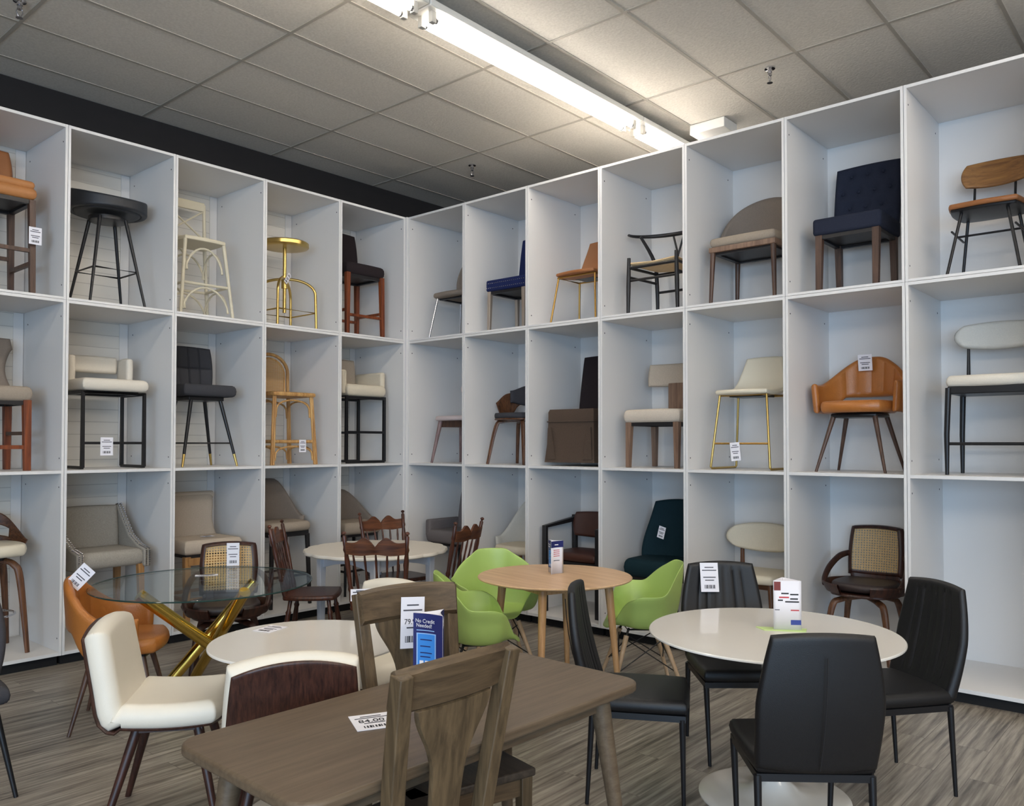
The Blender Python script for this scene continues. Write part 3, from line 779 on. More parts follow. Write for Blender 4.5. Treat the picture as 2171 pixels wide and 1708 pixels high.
for sx in (-1, 1):
    for sy in (-1, 1):
        stube([(sx*.23, sy*.22, 0), (sx*.17, sy*.165, .36), (sx*.12, sy*.12, .41), (sx*.02, sy*.02, .42)], [.018, .024, .02, .014], flat=.6).build('leg', 'walnut', t)
# brown skirted chair
t = chair('dining_chair', 'dark brown skirted slipcover chair reaching the shelf, middle row', 'chair', 'R', 3, 'M', -.03, .40)
def skirt():
    mb = MB(); pl = []
    for (ax, ay, bx, by) in ((-1, -1, 1, -1), (1, -1, 1, 1), (1, 1, -1, 1), (-1, 1, -1, -1)):
        for i in range(12): pl.append((ax+(bx-ax)*i/12, ay+(by-ay)*i/12))
    rings = [(0, .50, .92), (.02, .505, .96), (.05, .48, 1), (.2, .40, 1.0), (.6, .2, 1.03), (1, .03, 1.10)]
    vs = []
    for k, z, sc_ in rings:
        for i, (x, y) in enumerate(pl):
            wv = 1+.012*k*sin(i*2.4); vs.append((x*.25*sc_*wv, y*.24*sc_*wv, z))
    nn = len(pl); fs = [(j*nn+i, j*nn+(i+1) % nn, (j+1)*nn+(i+1) % nn, (j+1)*nn+i) for j in range(len(rings)-1) for i in range(nn)]
    fs.append(tuple(range(nn))[::-1]); fs.append(tuple((len(rings)-1)*nn+i for i in range(nn)))
    return mb.add(vs, fs)
skirt().build('skirt', 'brown_tweed', t)
for s in (-1, 1):
    mb = MB().prism([(s*.2, .34), (s*.235, .34), (s*.25, .06), (s*.15, .06)], 'y', -.268, -.252)
    mb.build('pleat', 'brown_tweed', t)
tube([(-.255, -.248, .395), (.255, -.248, .395), (.255, .248, .395), (-.255, .248, .395)], .006, closed=True, seg=6).build('seam_piping', 'brown_tweed', t)
backpad(.44, .55, .47, .19, .08, 0, .09, a=.1, wtop=.94).build('backrest', 'espresso', t)
# beige T-back chair
t = chair('dining_chair', 'beige chair with curved back rest on a central post and taupe wooden legs, middle row', 'chair', 'R', 4, 'M', .0, .38)
pad(.55, .48, .11, z=.37, a=.15, er=.03, dome=.012).build('seat', 'light_beige', t)
backpad(.52, .20, .69, .20, .03, .06, .05, a=.12).build('backrest', 'beige', t)
B(-.075, .075, .17, .225, .42, .72).build('back_post', 'taupe_wood', t, bevel=.01)
under(t, .48, .42, .375)
legs4(t, .45, .40, .46, .42, .375, .025, .018, 'taupe_wood', sqr=True)
# gold framed cream stool
t = chair('bar_stool', 'cream counter stool with scooped seat on thin gold sled frame, middle row', 'bar stool', 'R', 5, 'M', -.03, .38)
scoop(.46, .46, .60, .30, .035, .10, .72, .05).build('seat_shell', 'cream_leather', t)
B(-.13, .13, -.12, .12, .56, .583).build('mounting_plate', 'black_metal', t)
for s in (-1, 1):
    tube([(s*.19, -.16, .575), (s*.24, -.22, .02), (s*.24, -.20, .009), (s*.24, .20, .009), (s*.24, .22, .02), (s*.19, .16, .575)], .009, seg=10).build('leg_frame', 'gold', t)
tube([(-.225, -.20, .20), (.225, -.20, .20)], .008).build('footrest', 'brushed_gold', t)
tube([(-.19, -.16, .573), (.19, -.16, .573), (.19, .16, .573), (-.19, .16, .573)], .008, closed=True, seg=8).build('seat_frame', 'brushed_gold', t)
# orange tub armchair (used twice)
def tub(t, legm='brown_leg', spread=.02):
    pad(.50, .47, .085, z=.415, a=.7, y=-.02, dome=.008, er=.04).build('seat', 'orange_leather', t)
    def zhi(a): return .845-.21*sm(abs(a), .1, 1.45)
    def zlo(a): return .545-.125*sm(abs(a), .6, 1.05)
    def seam(u, v): return sum(-.009*math.exp(-((u-x)/.006)**2) for x in (.34, .42, .5, .58, .66))
    barrel(2.0, .285, .275, -.01, zlo, zhi, .05, flare=.07, n=72, bump=seam, ev=.12, eu=.03).build('backrest', 'orange_leather', t)
    pad(.36, .34, .03, z=.385, a=.5).build('seat_underside', 'black_metal', t)
    for sx in (-1, 1):
        for sy in (-1, 1):
            tube([(sx*.235, sy*.225+.0, 0), (sx*.14, sy*.13, .40)], [.010, .018]).build('leg', legm, t)
t = chair('armchair', 'orange leather armchair with open lower back, standing in the middle row of the right wall', 'chair', 'R', 6, 'M', -.02, .40)
tub(t)
# white boucle counter stool
t = chair('bar_stool', 'white boucle counter stool with oval back and black legs, middle row at the right edge', 'bar stool', 'R', 7, 'M', .03, .38)
pad(.54, .46, .075, z=.565, a=.5, er=.037).build('seat', 'boucle', t)
backpad(.54, .19, .83, .20, .02, .05, .07, a=.75).build('backrest', 'off_white_boucle', t)
box_seat(.46, .40, .52, .05).build('seat_frame', 'black_metal', t, bevel=.006)
for s in (-1, 1): tube([(s*.19, .19, .56), (s*.19, .205, .87)], [.014, .009]).build('back_support', 'black_metal', t)
for sx in (-1, 1):
    for sy in (-1, 1):
        tube([(sx*.235, sy*.205, 0), (sx*.235, sy*.205, .26), (sx*.225, sy*.195, .56)], [.012, .017, .019]).build('leg', 'black_metal', t)
rails(t, .47, .40, .20, .010, 'black_metal', 'fblr', sqr=False)

# ================================================================== BOTTOM ROW, LEFT WALL
t = chair('bar_stool', 'cream swivel stool with curved walnut back and walnut legs, bottom row at the left edge', 'bar stool', 'L', 5, 'B', .03, .38)
pad(.50, .48, .085, z=.695, a=.8, er=.035).build('seat', 'cream_leather', t)
def wb(u, v):
    a = (2*u-1)*1.5
    zl = .76; zh = .99-.20*sm(abs(a), .5, 1.5); return (.265*sin(a)*(1+.06*v), .0+.26*cos(a)*(1+.06*v), zl+(zh-zl)*v)
mb = MB(); mb.shell(lambda u, v: wb(u, .60+.40*v), 40, 6, .014, .02, .1)
mb.shell(lambda u, v: wb(u, .26*v), 40, 5, .014, .02, .1)
for lo, hi in ((0, .22), (.42, .58), (.78, 1)): mb.shell(lambda u, v, lo=lo, hi=hi: wb(lo+(hi-lo)*u, .2+.45*v), 12, 5, .013, .06, .1)
mb.build('backrest', 'walnut_x', t)
MB().lathe([(.11, .66), (.13, .665), (.13, .695), (.1, .70)]).build('swivel_plate', 'black_metal', t)
for sx in (-1, 1):
    for sy in (-1, 1):
        stube([(sx*.21, sy*.21, 0), (sx*.17, sy*.17, .52), (sx*.14, sy*.14, .63), (sx*.08, sy*.08, .665), (0, 0, .67)], [.016, .026, .026, .022, .016], flat=.65).build('leg', 'walnut', t)
tube([(.185*cos(2*pi*i/32), .185*sin(2*pi*i/32), .27) for i in range(32)], .008, closed=True, seg=8).build('footrest_ring', 'chrome', t)
# grey nailhead armchair
t = chair('armchair', 'grey linen chair with sloping nailhead-trimmed arms and oak legs, bottom row', 'chair', 'L', 4, 'B', .02, .40)
pad(.50, .48, .13, z=.54, a=.12, er=.04).build('seat', 'grey_linen', t)
backpad(.47, .36, .64, .21, .05, 0, .09, a=.12).build('backrest', 'grey_linen', t)
prof = [(.27, .52), (.30, .99), (.25, 1.0), (.16, .90), (.02, .76), (-.14, .69), (-.26, .67), (-.27, .53)]
for s in (-1, 1):
    MB().prism(prof, 'x', s*.255-.026, s*.255+.026).build('armrest', 'grey_linen', t, bevel=.014)
    mb = MB()
    for i in range(6, -1, -1):
        if i == 0: continue
        (y0, z0_), (y1, z1_) = prof[i], prof[i-1] if i > 1 else prof[1]
        if i == 1: continue
        for j in range(6):
            q = j/6; yy = y0+(y1-y0)*q; zz = z0_+(z1_-z0_)*q
            for o_ in (-.013, .013): mb.ball((s*.255+o_, yy-.004, zz+.003), .0075, n=4, m_=6)
    for j in range(9):
        for o_ in (-.013, .013): mb.ball((s*.255+o_, -.272, .54+.0145*j), .0075, n=4, m_=6)
    q = mb.build('nailhead_trim', 'chrome', t); q['kind'] = 'stuff'
legs4(t, .44, .42, .46, .46, .55, .024, .018, 'honey_leg', sqr=True)
rails(t, .44, .42, .2, .013, 'honey_leg', 'f')
# beige scroll back stool
t = chair('bar_stool', 'beige stool with scrolled back and oak legs, bottom row beside the grey nailhead chair', 'bar stool', 'L', 3, 'B', .03, .38)
pad(.54, .50, .12, z=.575, a=.1, er=.03).build('seat', 'beige', t)
def scr(u, v):
    s, tt = sq(2*u-1, 2*v-1, .08); k = (tt+1)/2
    ww = .54-.09*sin(pi*min(1, k*1.1))
    return (s*ww/2, .18+.07*k+.05*sm(k, .7, 1), .65+.40*k)
MB().shell(scr, 20, 24, .07, .08, .08).build('backrest', 'beige', t)
tube([(-.275, .30, 1.04), (.275, .30, 1.04)], .035, seg=18).build('scroll_roll', 'beige', t, bevel=.006)
under(t, .48, .44, .58)
legs4(t, .46, .42, .46, .44, .56, .026, .02, 'honey_leg', sqr=True)
rails(t, .46, .43, .52, .03, 'honey_leg', 'f', name='apron'); rails(t, .46, .43, .2, .013, 'honey_leg', 'fblr')
# taupe hooded stool
t = chair('bar_stool', 'taupe stool with tall rounded hood back and black legs, bottom row', 'bar stool', 'L', 2, 'B', .0, .38)
pad(.50, .48, .09, z=.69, a=.6, er=.04).build('seat', 'taupe_light', t)
barrel(1.55, .27, .25, 0, lambda a: .74, lambda a: 1.17-.36*sm(abs(a), .3, 1.5), .055, flare=.04).build('backrest', 'taupe', t)
box_seat(.40, .38, .645, .05).build('seat_frame', 'black_wood', t)
legs4(t, .38, .36, .42, .40, .66, .017, .013, 'black_wood', sqr=True)
rails(t, .40, .38, .28, .010, 'black_wood', 'fblr')
# grey swoop armchair
t = chair('armchair', 'grey barrel armchair with sweeping sides, bottom row behind the brown spindle-back chairs', 'chair', 'L', 1, 'B', .03, .40)
pad(.50, .48, .12, z=.60, a=.35, er=.04).build('seat', 'taupe_light', t)
barrel(1.9, .30, .29, 0, lambda a: .58, lambda a: 1.03-.32*sm(abs(a), .3, 1.7), .05, flare=.05).build('backrest', 'taupe', t)
under(t, .40, .38, .605)
legs4(t, .38, .36, .44, .42, .60, .018, .012, 'black_wood')
rails(t, .42, .40, .24, .010, 'black_wood', 'fblr')

# ================================================================== BOTTOM ROW, RIGHT WALL
t = chair('armchair', 'grey fabric chair with block armrest, bottom row just right of the corner', 'chair', 'R', 1, 'B', .0, .38)
pad(.54, .50, .13, z=.50, a=.1, er=.03).build('seat', 'grey_fabric', t)
for s in (-1, 1): B(s*.25-.035, s*.25+.035, -.24, .22, .56, .73).build('armrest', 'grey_fabric', t, bevel=.02)
backpad(.48, .40, .60, .21, .06, .02, .08, a=.15).build('backrest', 'grey_fabric', t)
under(t, .46, .42, .505)
legs4(t, .42, .38, .46, .42, .50, .018, .013, 'black_wood')
t = chair('armchair', 'off-white tub chair half hidden behind the green chairs, bottom row', 'chair', 'R', 2, 'B', .02, .40)
pad(.50, .46, .08, z=.46, a=.7).build('seat', 'cream_fabric', t)
barrel(1.8, .29, .28, 0, lambda a: .46, lambda a: .98-.38*sm(abs(a), .35, 1.6), .045, flare=.06).build('backrest', 'off_white_boucle', t)
legs4(t, .34, .32, .44, .42, .47, .018, .012, 'honey_leg')
# black frame, brown leather
t = chair('armchair', 'black framed armchair with brown leather back band and seat, bottom row', 'chair', 'R', 3, 'B', -.02, .38)
for s in (-1, 1):
    tube([(s*.29, -.23, 0), (s*.29, -.23, .76), (s*.29, .20, .80)], .021, sq=True).build('arm_frame', 'black_wood', t, bevel=.003)
    tube([(s*.29, .22, 0), (s*.29, .22, .84)], .021, sq=True).build('leg', 'black_wood', t, bevel=.003)
pad(.52, .46, .08, z=.46, a=.25, dome=.01).build('seat', 'brown_leather', t)
backpad(.56, .24, .64, .21, .03, .05, .055, a=.35).build('backrest', 'brown_leather', t)
box_seat(.54, .44, .40, .065).build('seat_frame', 'black_wood', t)
# teal velvet chair
t = chair('dining_chair', 'dark teal velvet chair with tall tapering back, bottom row', 'chair', 'R', 4, 'B', -.02, .40)
pad(.54, .50, .15, z=.40, a=.2, er=.04).build('seat', 'teal', t)
def tl(u, v):
    s, tt = sq(2*u-1, 2*v-1, .35); k = (tt+1)/2; ww = .60-.13*sm(k, 0, .8)
    return (s*ww/2, .18+.09*k-.14*s*s*(1-.5*k), .49+.54*k)
MB().shell(tl, 22, 26, .07, .07, .07).build('backrest', 'teal', t)
under(t, .46, .42, .405)
legs4(t, .42, .38, .46, .42, .40, .019, .013, 'black_wood')
# cream oval back
t = chair('dining_chair', 'cream chair with wide oval back on walnut posts, bottom row', 'chair', 'R', 5, 'B', -.03, .42)
pad(.52, .48, .07, z=.45, a=.55, er=.035).build('seat', 'cream_leather', t)
backpad(.62, .23, .65, .18, .03, .06, .06, a=.85).build('backrest', 'cream_fabric', t)
for s in (-1, 1):
    tube([(s*.19, .24, 0), (s*.19, .18, .45), (s*.20, .20, .78)], [.014, .02, .014]).build('leg', 'walnut', t)
    tube([(s*.24, -.22, 0), (s*.19, -.16, .45)], [.012, .02]).build('leg', 'walnut', t)
box_seat(.38, .34, .41, .042).build('seat_frame', 'walnut_x', t)
# cane swivel chair (used twice)
def cane_chair(t, legm='walnut'):
    pad(.44, .42, .06, z=.47, a=.7, dome=.008).build('seat', 'dark_leather', t)
    def wood_shell(u, v):
        a = (2*u-1)*2.75; k = v
        r_ = .235+.035*k
        return (r_*1.08*sin(a), .0+r_*cos(a), .455+.07*k)
    MB().shell(wood_shell, 48, 6, .018, .0, .15).build('seat_shell', 'dark_walnut', t)
    pad(.47, .46, .02, z=.44, a=.9).build('seat_board', 'dark_walnut', t)
    # back frame with an opening for the cane
    def fr(u, v, w_=.42, h_=.42):
        s, tt = sq(2*u-1, 2*v-1, .28); k = (tt+1)/2
        return (s*w_/2*(1-.06*k), .235+.06*k-.05*s*s, .50+h_*k)
    n_ = 28; pts = []
    for i in range(n_*4):
        q = i/n_; e = int(q); f = q-e
        u, v = {0: (f, 0), 1: (1, f), 2: (1-f, 1), 3: (0, 1-f)}[e]
        c_ = .055
        pts.append(Vector(fr(c_/1.0+u*(1-2*c_), (.14 if v < .5 else 0)+v*(1-(.14)-.06)+.0 if False else .12+v*.82)))
    tube(pts, .024, closed=True, seg=8, flat=.45).build('back_frame', 'dark_walnut', t)
    MB().shell(lambda u, v: fr(.06+u*.88, .0+v*.16), 12, 5, .018, .03, .1).build('lower_back_board', 'dark_walnut', t)
    MB().shell(lambda u, v: fr(.07+u*.86, .13+v*.8), 14, 14, .004, 0, 0).build('cane_panel', 'cane_weave', t)
    for s in (-1, 1):
        pts = [(s*.18, .245, .70), (s*.235, .16, .675), (s*.265, .04, .61), (s*.268, -.06, .54), (s*.25, -.12, .50)]
        stube(pts, [.016, .02, .02, .018, .014], flat=1.2).build('armrest', 'dark_walnut', t)
    for sx in (-1, 1):
        for sy in (-1, 1):
            stube([(sx*.22, sy*.21, 0), (sx*.18, sy*.17, .34), (sx*.13, sy*.125, .405), (0, 0, .42)], [.016, .024, .023, .014], flat=.6).build('leg', legm, t)
t = chair('swivel_chair', 'walnut swivel chair with square cane back, bottom row at the right', 'chair', 'R', 6, 'B', .0, .42)
cane_chair(t)

# ================================================================== FLOOR: BLACK CHAIRS AND BIG PEDESTAL TABLE
def black_chair(label, x, y, g):
    t = thing('dining_chair', label, 'chair', (x, y, 0), facing(*g), 'black leather chairs round the big white pedestal table')
    pad(.45, .46, .065, z=.415, a=.18, er=.028, dome=.006).build('seat', 'black_leather', t)
    def bk(u, v):
        s, tt = sq(2*u-1, 2*v-1, .20); k = (tt+1)/2
        ww = .455*(1-.17*max(0, (k-.5)/.5)**1.2); return (s*ww/2, .215+.10*k+.02*sin(pi*k)-.02*s*s, .43+.52*k)
    def chn(u, v):
        if v < .12 or v > .93: return 0
        return -.006*sum(math.exp(-((u-q)/.010)**2) for q in (.2, .32, .44, .56, .68, .8))
    MB().shell(bk, 56, 26, lambda u, v: .055-.02*v, .05, .04, bump=chn).build('backrest', 'black_leather', t)
    tube([(0, .262+.10*k+.02*sin(pi*k)-.012*k+.0005, .45+.42*k) for k in (0, .2, .4, .6, .8, 1)], .0022, seg=6).build('back_seam', 'black_paint', t)
    under(t, .42, .42, .417, 'black_metal', .028)
    for s in (-1, 1):
        tube([(s*.185, -.20, 0), (s*.20, -.195, .40)], [.009, .015]).build('leg', 'black_metal', t)
        tube([(s*.205, .225, 0), (s*.205, .20, .41)], [.009, .015]).build('leg', 'black_metal', t)
    return t
black_chair('black leather chair with its side to the camera, left of the big white pedestal table', 4.30, -2.37, (.87, .49))
black_chair('black leather chair on the right side of the big white pedestal table, facing the camera', 5.13, -1.54, (-.6, -.8))
black_chair('black leather chair seen from behind, nearest the camera at the big pedestal table', 5.12, -2.54, (-.63, .78))
black_chair('black leather chair with a price tag over its back, behind the big pedestal table', 4.42, -1.63, (.66, -.75))
def tulip(label, x, y, r_, h, rb):
    t = thing('pedestal_table', label, 'table', (x, y, 0))
    MB().lathe([(.05, h-.03), (r_*.9, h-.026), (r_, h-.010), (r_, h-.004), (r_-.004, h), (.01, h)], seg=96).build('tabletop', 'white_lacquer', t)
    MB().lathe([(rb, 0), (rb, .006), (rb*.93, .014), (rb*.6, .024), (.11, .04), (.065, .08), (.042, .16), (.036, .32), (.038, .5), (.055, .62), (.10, .70), (.12, h-.03)], seg=64).build('pedestal', 'white_lacquer', t)
tulip('large round white pedestal table with four black chairs around it', 4.80, -2.03, .56, .747, .335)
tulip('small round white pedestal table between the cream and walnut chairs', 3.33, -3.53, .42, .747, .26)

# ================================================================== FLOOR: BROWN WOOD TABLE AND SLAT CHAIRS
t = thing('dining_table', 'long brown wooden dining table with rounded corners in the foreground', 'table', (4.45, -3.83, 0), radians(-1.5))
def tt_(w_, l_, r_):
    pts = []
    for cx_, cy_, a0 in ((w_-r_, l_-r_, 0), (-w_+r_, l_-r_, pi/2), (-w_+r_, -l_+r_, pi), (w_-r_, -l_+r_, 3*pi/2)):
        for i in range(9): a = a0+pi/2*i/8; pts.append((cx_+r_*cos(a), cy_+r_*sin(a)))
    return pts
MB().prism(tt_(.33, .715, .08), 'z', .728, .76).build('tabletop', 'table_brown', t, bevel=.009)
for s in (-1, 1):
    B(s*.235-.01, s*.235+.01, -.57, .57, .665, .728).build('apron', 'table_brown', t, bevel=.002)
    B(-.235, .235, s*.57-.01, s*.57+.01, .665, .728).build('apron', 'table_brown', t, bevel=.002)
    for s2 in (-1, 1):
        tube([(s*.29, s2*.665, 0), (s*.235, s2*.565, .728)], [.019, .036], seg=20).build('leg', 'table_brown', t)

def slat_chair(label, x, y, rz, seat_w=.52):
    t = thing('dining_chair', label, 'chair', (x, y, 0), rz, 'brown wooden splat-back chairs at the long wooden table')
    box_seat(seat_w-.06, .46, .44, .03, y=.0, wf=1.08).build('seat', 'seat_brown', t, bevel=.008)
    for s in (-1, 1):   # rear posts: lower leg plus outward-leaning upper post
        tube([(s*(seat_w/2-.055), .25, 0), (s*(seat_w/2-.055), .20, .44)], [.018, .023], sq=True).build('leg', 'grey_brown', t, bevel=.003)
        stube([(s*.155, .205, .43), (s*.158, .213, .50), (s*.178, .25, .75), (s*.196, .303, 1.042)], [.023, .023, .023, .022], sq=True).build('back_post', 'grey_brown', t, bevel=.004)
        tube([(s*(seat_w/2-.045), -.20, 0), (s*(seat_w/2-.045), -.20, .44)], [.018, .023], sq=True).build('leg', 'grey_brown', t, bevel=.003)
        tube([(s*(seat_w/2-.05), -.19, .40), (s*(seat_w/2-.055), .20, .40)], [.030, .030], sq=True, flat=.5).build('apron', 'grey_brown_x', t)
        tube([(s*(seat_w/2-.05), -.19, .17), (s*(seat_w/2-.055), .22, .17)], .013, sq=True).build('stretcher', 'grey_brown_x', t)
    B(-.20, .20, -.21, -.188, .375, .44).build('apron', 'grey_brown_x', t)
    B(-.20, .20, .19, .21, .375, .44).build('apron', 'grey_brown_x', t)
    def crest(u, v):
        s = 2*u-1; return (s*(.205+.006*v), .255+.030*v+.026*(1-s*s), (.932+.120*v)+.012*(1-s*s)*v)
    MB().shell(crest, 24, 5, .034, .01, .06).build('crest_rail', 'grey_brown_x', t)
    def spl(u, v):
        s = 2*u-1; hw = .064+.075*sm(v, .55, 1.0)**1.5-.010*sin(pi*min(1, v/.7))
        return (s*hw, .215+.050*v+.022*v*(1-.2*s*s), (.46+.478*v))
    MB().shell(spl, 12, 30, .018, .03, .01).build('back_splat', 'grey_brown', t)
    return t
slat_chair('brown wooden splat-back chair in the foreground, seen from behind', 4.56, -4.13, facing(-1, .02), .64)
slat_chair('brown splat-back chair on the far side of the long table, tag on its back', 4.25, -3.60, facing(.965, -.26))

# ================================================================== FLOOR: CREAM CHAIRS WITH WALNUT SHELLS
def cream_chair(label, x, y, g, h=.36):
    t = thing('dining_chair', label, 'chair', (x, y, 0), facing(*g), 'cream leather chairs with walnut shells')
    def prof(k):   # seat front to back top, side view
        if k < .5: q = k/.5; return (-.25+.42*q, .455-.012*sin(pi*q)+.015*(1-q)**3*0)
        q = (k-.5)/.5; a = min(1, q/.22)*pi/2
        return (.17+.05*sin(a)+.075*q, .455+.05*(1-cos(a))+h*max(0, q-.10)/.9)
    def fn(off, W_=.48, k0=0, k1=1, a_=.30):
        def f(u, v):
            s, tt = sq(2*u-1, 2*v-1, a_); k = k0+(k1-k0)*(tt+1)/2; y_, z_ = prof(k)
            e_ = 1e-3; y2, z2 = prof(min(1, k+e_)); y1, z1 = prof(max(0, k-e_)); L = sqrt((y2-y1)**2+(z2-z1)**2)
            ny, nz = -(z2-z1)/L, (y2-y1)/L
            wd = W_-.02*sm(k, .5, .7)
            return (s*wd/2, y_+ny*off, z_+nz*off+.02*s*s*(1 if k < .5 else 0))
        return f
    MB().shell(fn(.030, .50), 26, 50, .10, .09, .06).build('upholstery', 'white_leather', t)
    MB().shell(fn(-.020, .478, .02, .988, .36), 22, 46, .014, .02, .012).build('walnut_shell', 'walnut_shell', t)
    B(-.15, .15, -.15, .12, .405, .435).build('mounting_plate', 'dark_walnut', t)
    for sx in (-1, 1):
        tube([(sx*.23, -.23, 0), (sx*.13, -.13, .42)], [.013, .022], seg=16).build('leg', 'dark_walnut', t)
        tube([(sx*.23, .23, 0), (sx*.13, .11, .42)], [.013, .022], seg=16).build('leg', 'dark_walnut', t)
    return t
cream_chair('cream leather chair seen from the side in the left foreground', 2.90, -3.93, (.61, .79))
cream_chair('chair seen from behind, showing a dark walnut back with cream rim', 3.72, -3.89, (-.87, .5), .38)
cream_chair('cream leather chair behind the rear wooden chair, its back top showing with a tag', 3.07, -3.01, (.15, -.99), .38)

# ================================================================== FLOOR: GLASS TABLE GROUP
t = thing('dining_table', 'round glass dining table on crossed polished gold tubes', 'table', (1.57, -3.06, 0))
MB().lathe([(.001, .738), (.648, .738), (.65, .74), (.65, .748), (.648, .75), (.001, .75)], seg=96).build('glass_top', 'table_glass', t)
tube([(.651*cos(2*pi*i/96), .651*sin(2*pi*i/96), .744) for i in range(96)], .0045, seg=6, closed=True).build('glass_edge', 'glass_edge', t)
cx, cy = 1.57, -3.06
for (x0, y0), (x1, y1), r_ in (((1.64, -3.50), (1.86, -2.66), .036), ((1.72, -2.80), (1.37, -3.30), .034), ((2.02, -3.05), (1.18, -2.95), .034)):
    tube([(x1-cx, y1-cy, 0), (x0-cx, y0-cy, .737)], r_, seg=28).build('leg', 'polished_gold', t)
t = thing('armchair', 'orange leather armchair beside the round glass table', 'chair', (1.50, -3.53, 0), facing(.55, .83))
tub(t)
t = thing('armchair', 'walnut chair with cane back and dark seat behind the glass table, tag over it', 'chair', (1.22, -2.70, 0), facing(.85, -.53))
cane_chair(t, 'dark_walnut')
# grey chair at the left edge
t = thing('dining_chair', 'grey upholstered chair with black metal legs, almost wholly beyond the left edge', 'chair', (1.96, -4.53, 0), facing(.998, -.07))
pad(.46, .46, .08, z=.42, a=.3, er=.035).build('seat', 'charcoal', t)
backpad(.54, .42, .46, .17, .06, .08, .06, a=.4).build('backrest', 'dark_grey', t)
for sx in (-1, 1):
    for sy in (-1, 1):
        tube([(sx*.235, sy*.23, 0), (sx*.16, sy*.15, .42)], [.010, .016]).build('leg', 'black_metal', t)

# ================================================================== FLOOR: OAK TABLE AND GREEN CHAIRS
t = thing('dining_table', 'round light oak table with four round tapered legs', 'table', (3.06, -1.43, 0), radians(-9))
MB().lathe([(.001, .725), (.46, .727), (.50, .738), (.503, .745), (.498, .75), (.001, .75)], seg=96).build('tabletop', 'oak_top', t)
for i in range(4):
    a = pi/4+pi/2*i+radians(-10)
    tube([(.42*cos(a), .42*sin(a), 0), (.35*cos(a), .35*sin(a), .728)], [.016, .028], seg=20).build('leg', 'oak', t)
mb = MB()
for i in range(4):
    a = pi/4+pi/2*i+radians(-10); b_ = a+pi/2
    mb.tube([(.34*cos(a), .34*sin(a), .695), (.34*cos(b_), .34*sin(b_), .695)], .026, sq=True, flat=.4)
mb.build('apron', 'oak', t)
def shell_chair(label, x, y, g):
    t = thing('armchair', label, 'chair', (x, y, 0), facing(*g), 'lime green shell armchairs round the oak table')
    vs = []; fs = []; NA, NR = 56, 16
    for i in range(NA):
        a = 2*pi*i/NA; ca, sa = cos(a), sin(a)    # a = 0 is the back (+y)
        back = sm(ca, .35, .95); arm = sm(abs(sa), .55, .92)*(1 if ca > -.55 else sm(ca, -.95, -.55)); front = sm(-ca, .60, .98)
        H = .16+.06*arm+.24*back-.16*front-.03*sm(-ca, .2, .6)
        Rx = .235+.075*arm+.02*back; Ry = .23+(.03*back)+(.02*front)
        H *= 1
        for j in range(NR+1):
            q = j/NR
            if q < .55: r_ = q/.55*.80; z = .415+.014*(q/.55)**2
            else:
                k = (q-.55)/.45; r_ = .80+.20*sin(k*pi/2)**.8 if False else .80+.20*(1-(1-k)**2); z = .429+H*k**1.35
            lip = (1+.10*arm*sm(q, .86, 1))
            vs.append((Rx*r_*sa*lip*(1+.0), Ry*r_*ca+(.05*back*max(0, q-.6)), z))
    for i in range(NA):
        for j in range(NR): fs.append((i*(NR+1)+j, ((i+1) % NA)*(NR+1)+j, ((i+1) % NA)*(NR+1)+j+1, i*(NR+1)+j+1))
    MB().add(vs, fs).build('seat_shell', 'green_plastic', t, solid=.007, sub=1)
    for sx in (-1, 1):
        for sy in (-1, 1):
            a_ = Vector((sx*.235, sy*.235, 0)); b_ = Vector((sx*.12, sy*.12, .36))
            tube([a_, b_], [.011, .017], seg=14).build('leg', 'beech', t)
            tube([b_, (sx*.10, sy*.10, .405)], .008, seg=8).build('leg_bracket', 'black_metal', t)
    for s in (-1, 1):
        for q0, q1 in (((s*.19, -.19, .14), (s*.125, .125, .34)), ((s*.19, .19, .14), (s*.125, -.125, .34)), ((-.19, s*.19, .14), (.125, s*.125, .34)), ((.19, s*.19, .14), (-.125, s*.125, .34))):
            tube([q0, q1], .004, seg=6).build('cross_wire', 'black_metal', t)
    tube([(-.11, -.11, .398), (.11, -.11, .398), (.11, .11, .398), (-.11, .11, .398)], .008, closed=True, seg=8).build('mounting_frame', 'black_metal', t)
    return t
shell_chair('lime green shell armchair on the right side of the oak table', 3.42, -.96, (-.72, -.69))
shell_chair('lime green shell armchair behind the left side of the oak table, facing the camera', 2.42, -1.27, (.80, -.60))
shell_chair('lime green shell armchair nearest the camera at the oak table, partly behind the wooden chair', 2.90, -1.98, (.66, .75))

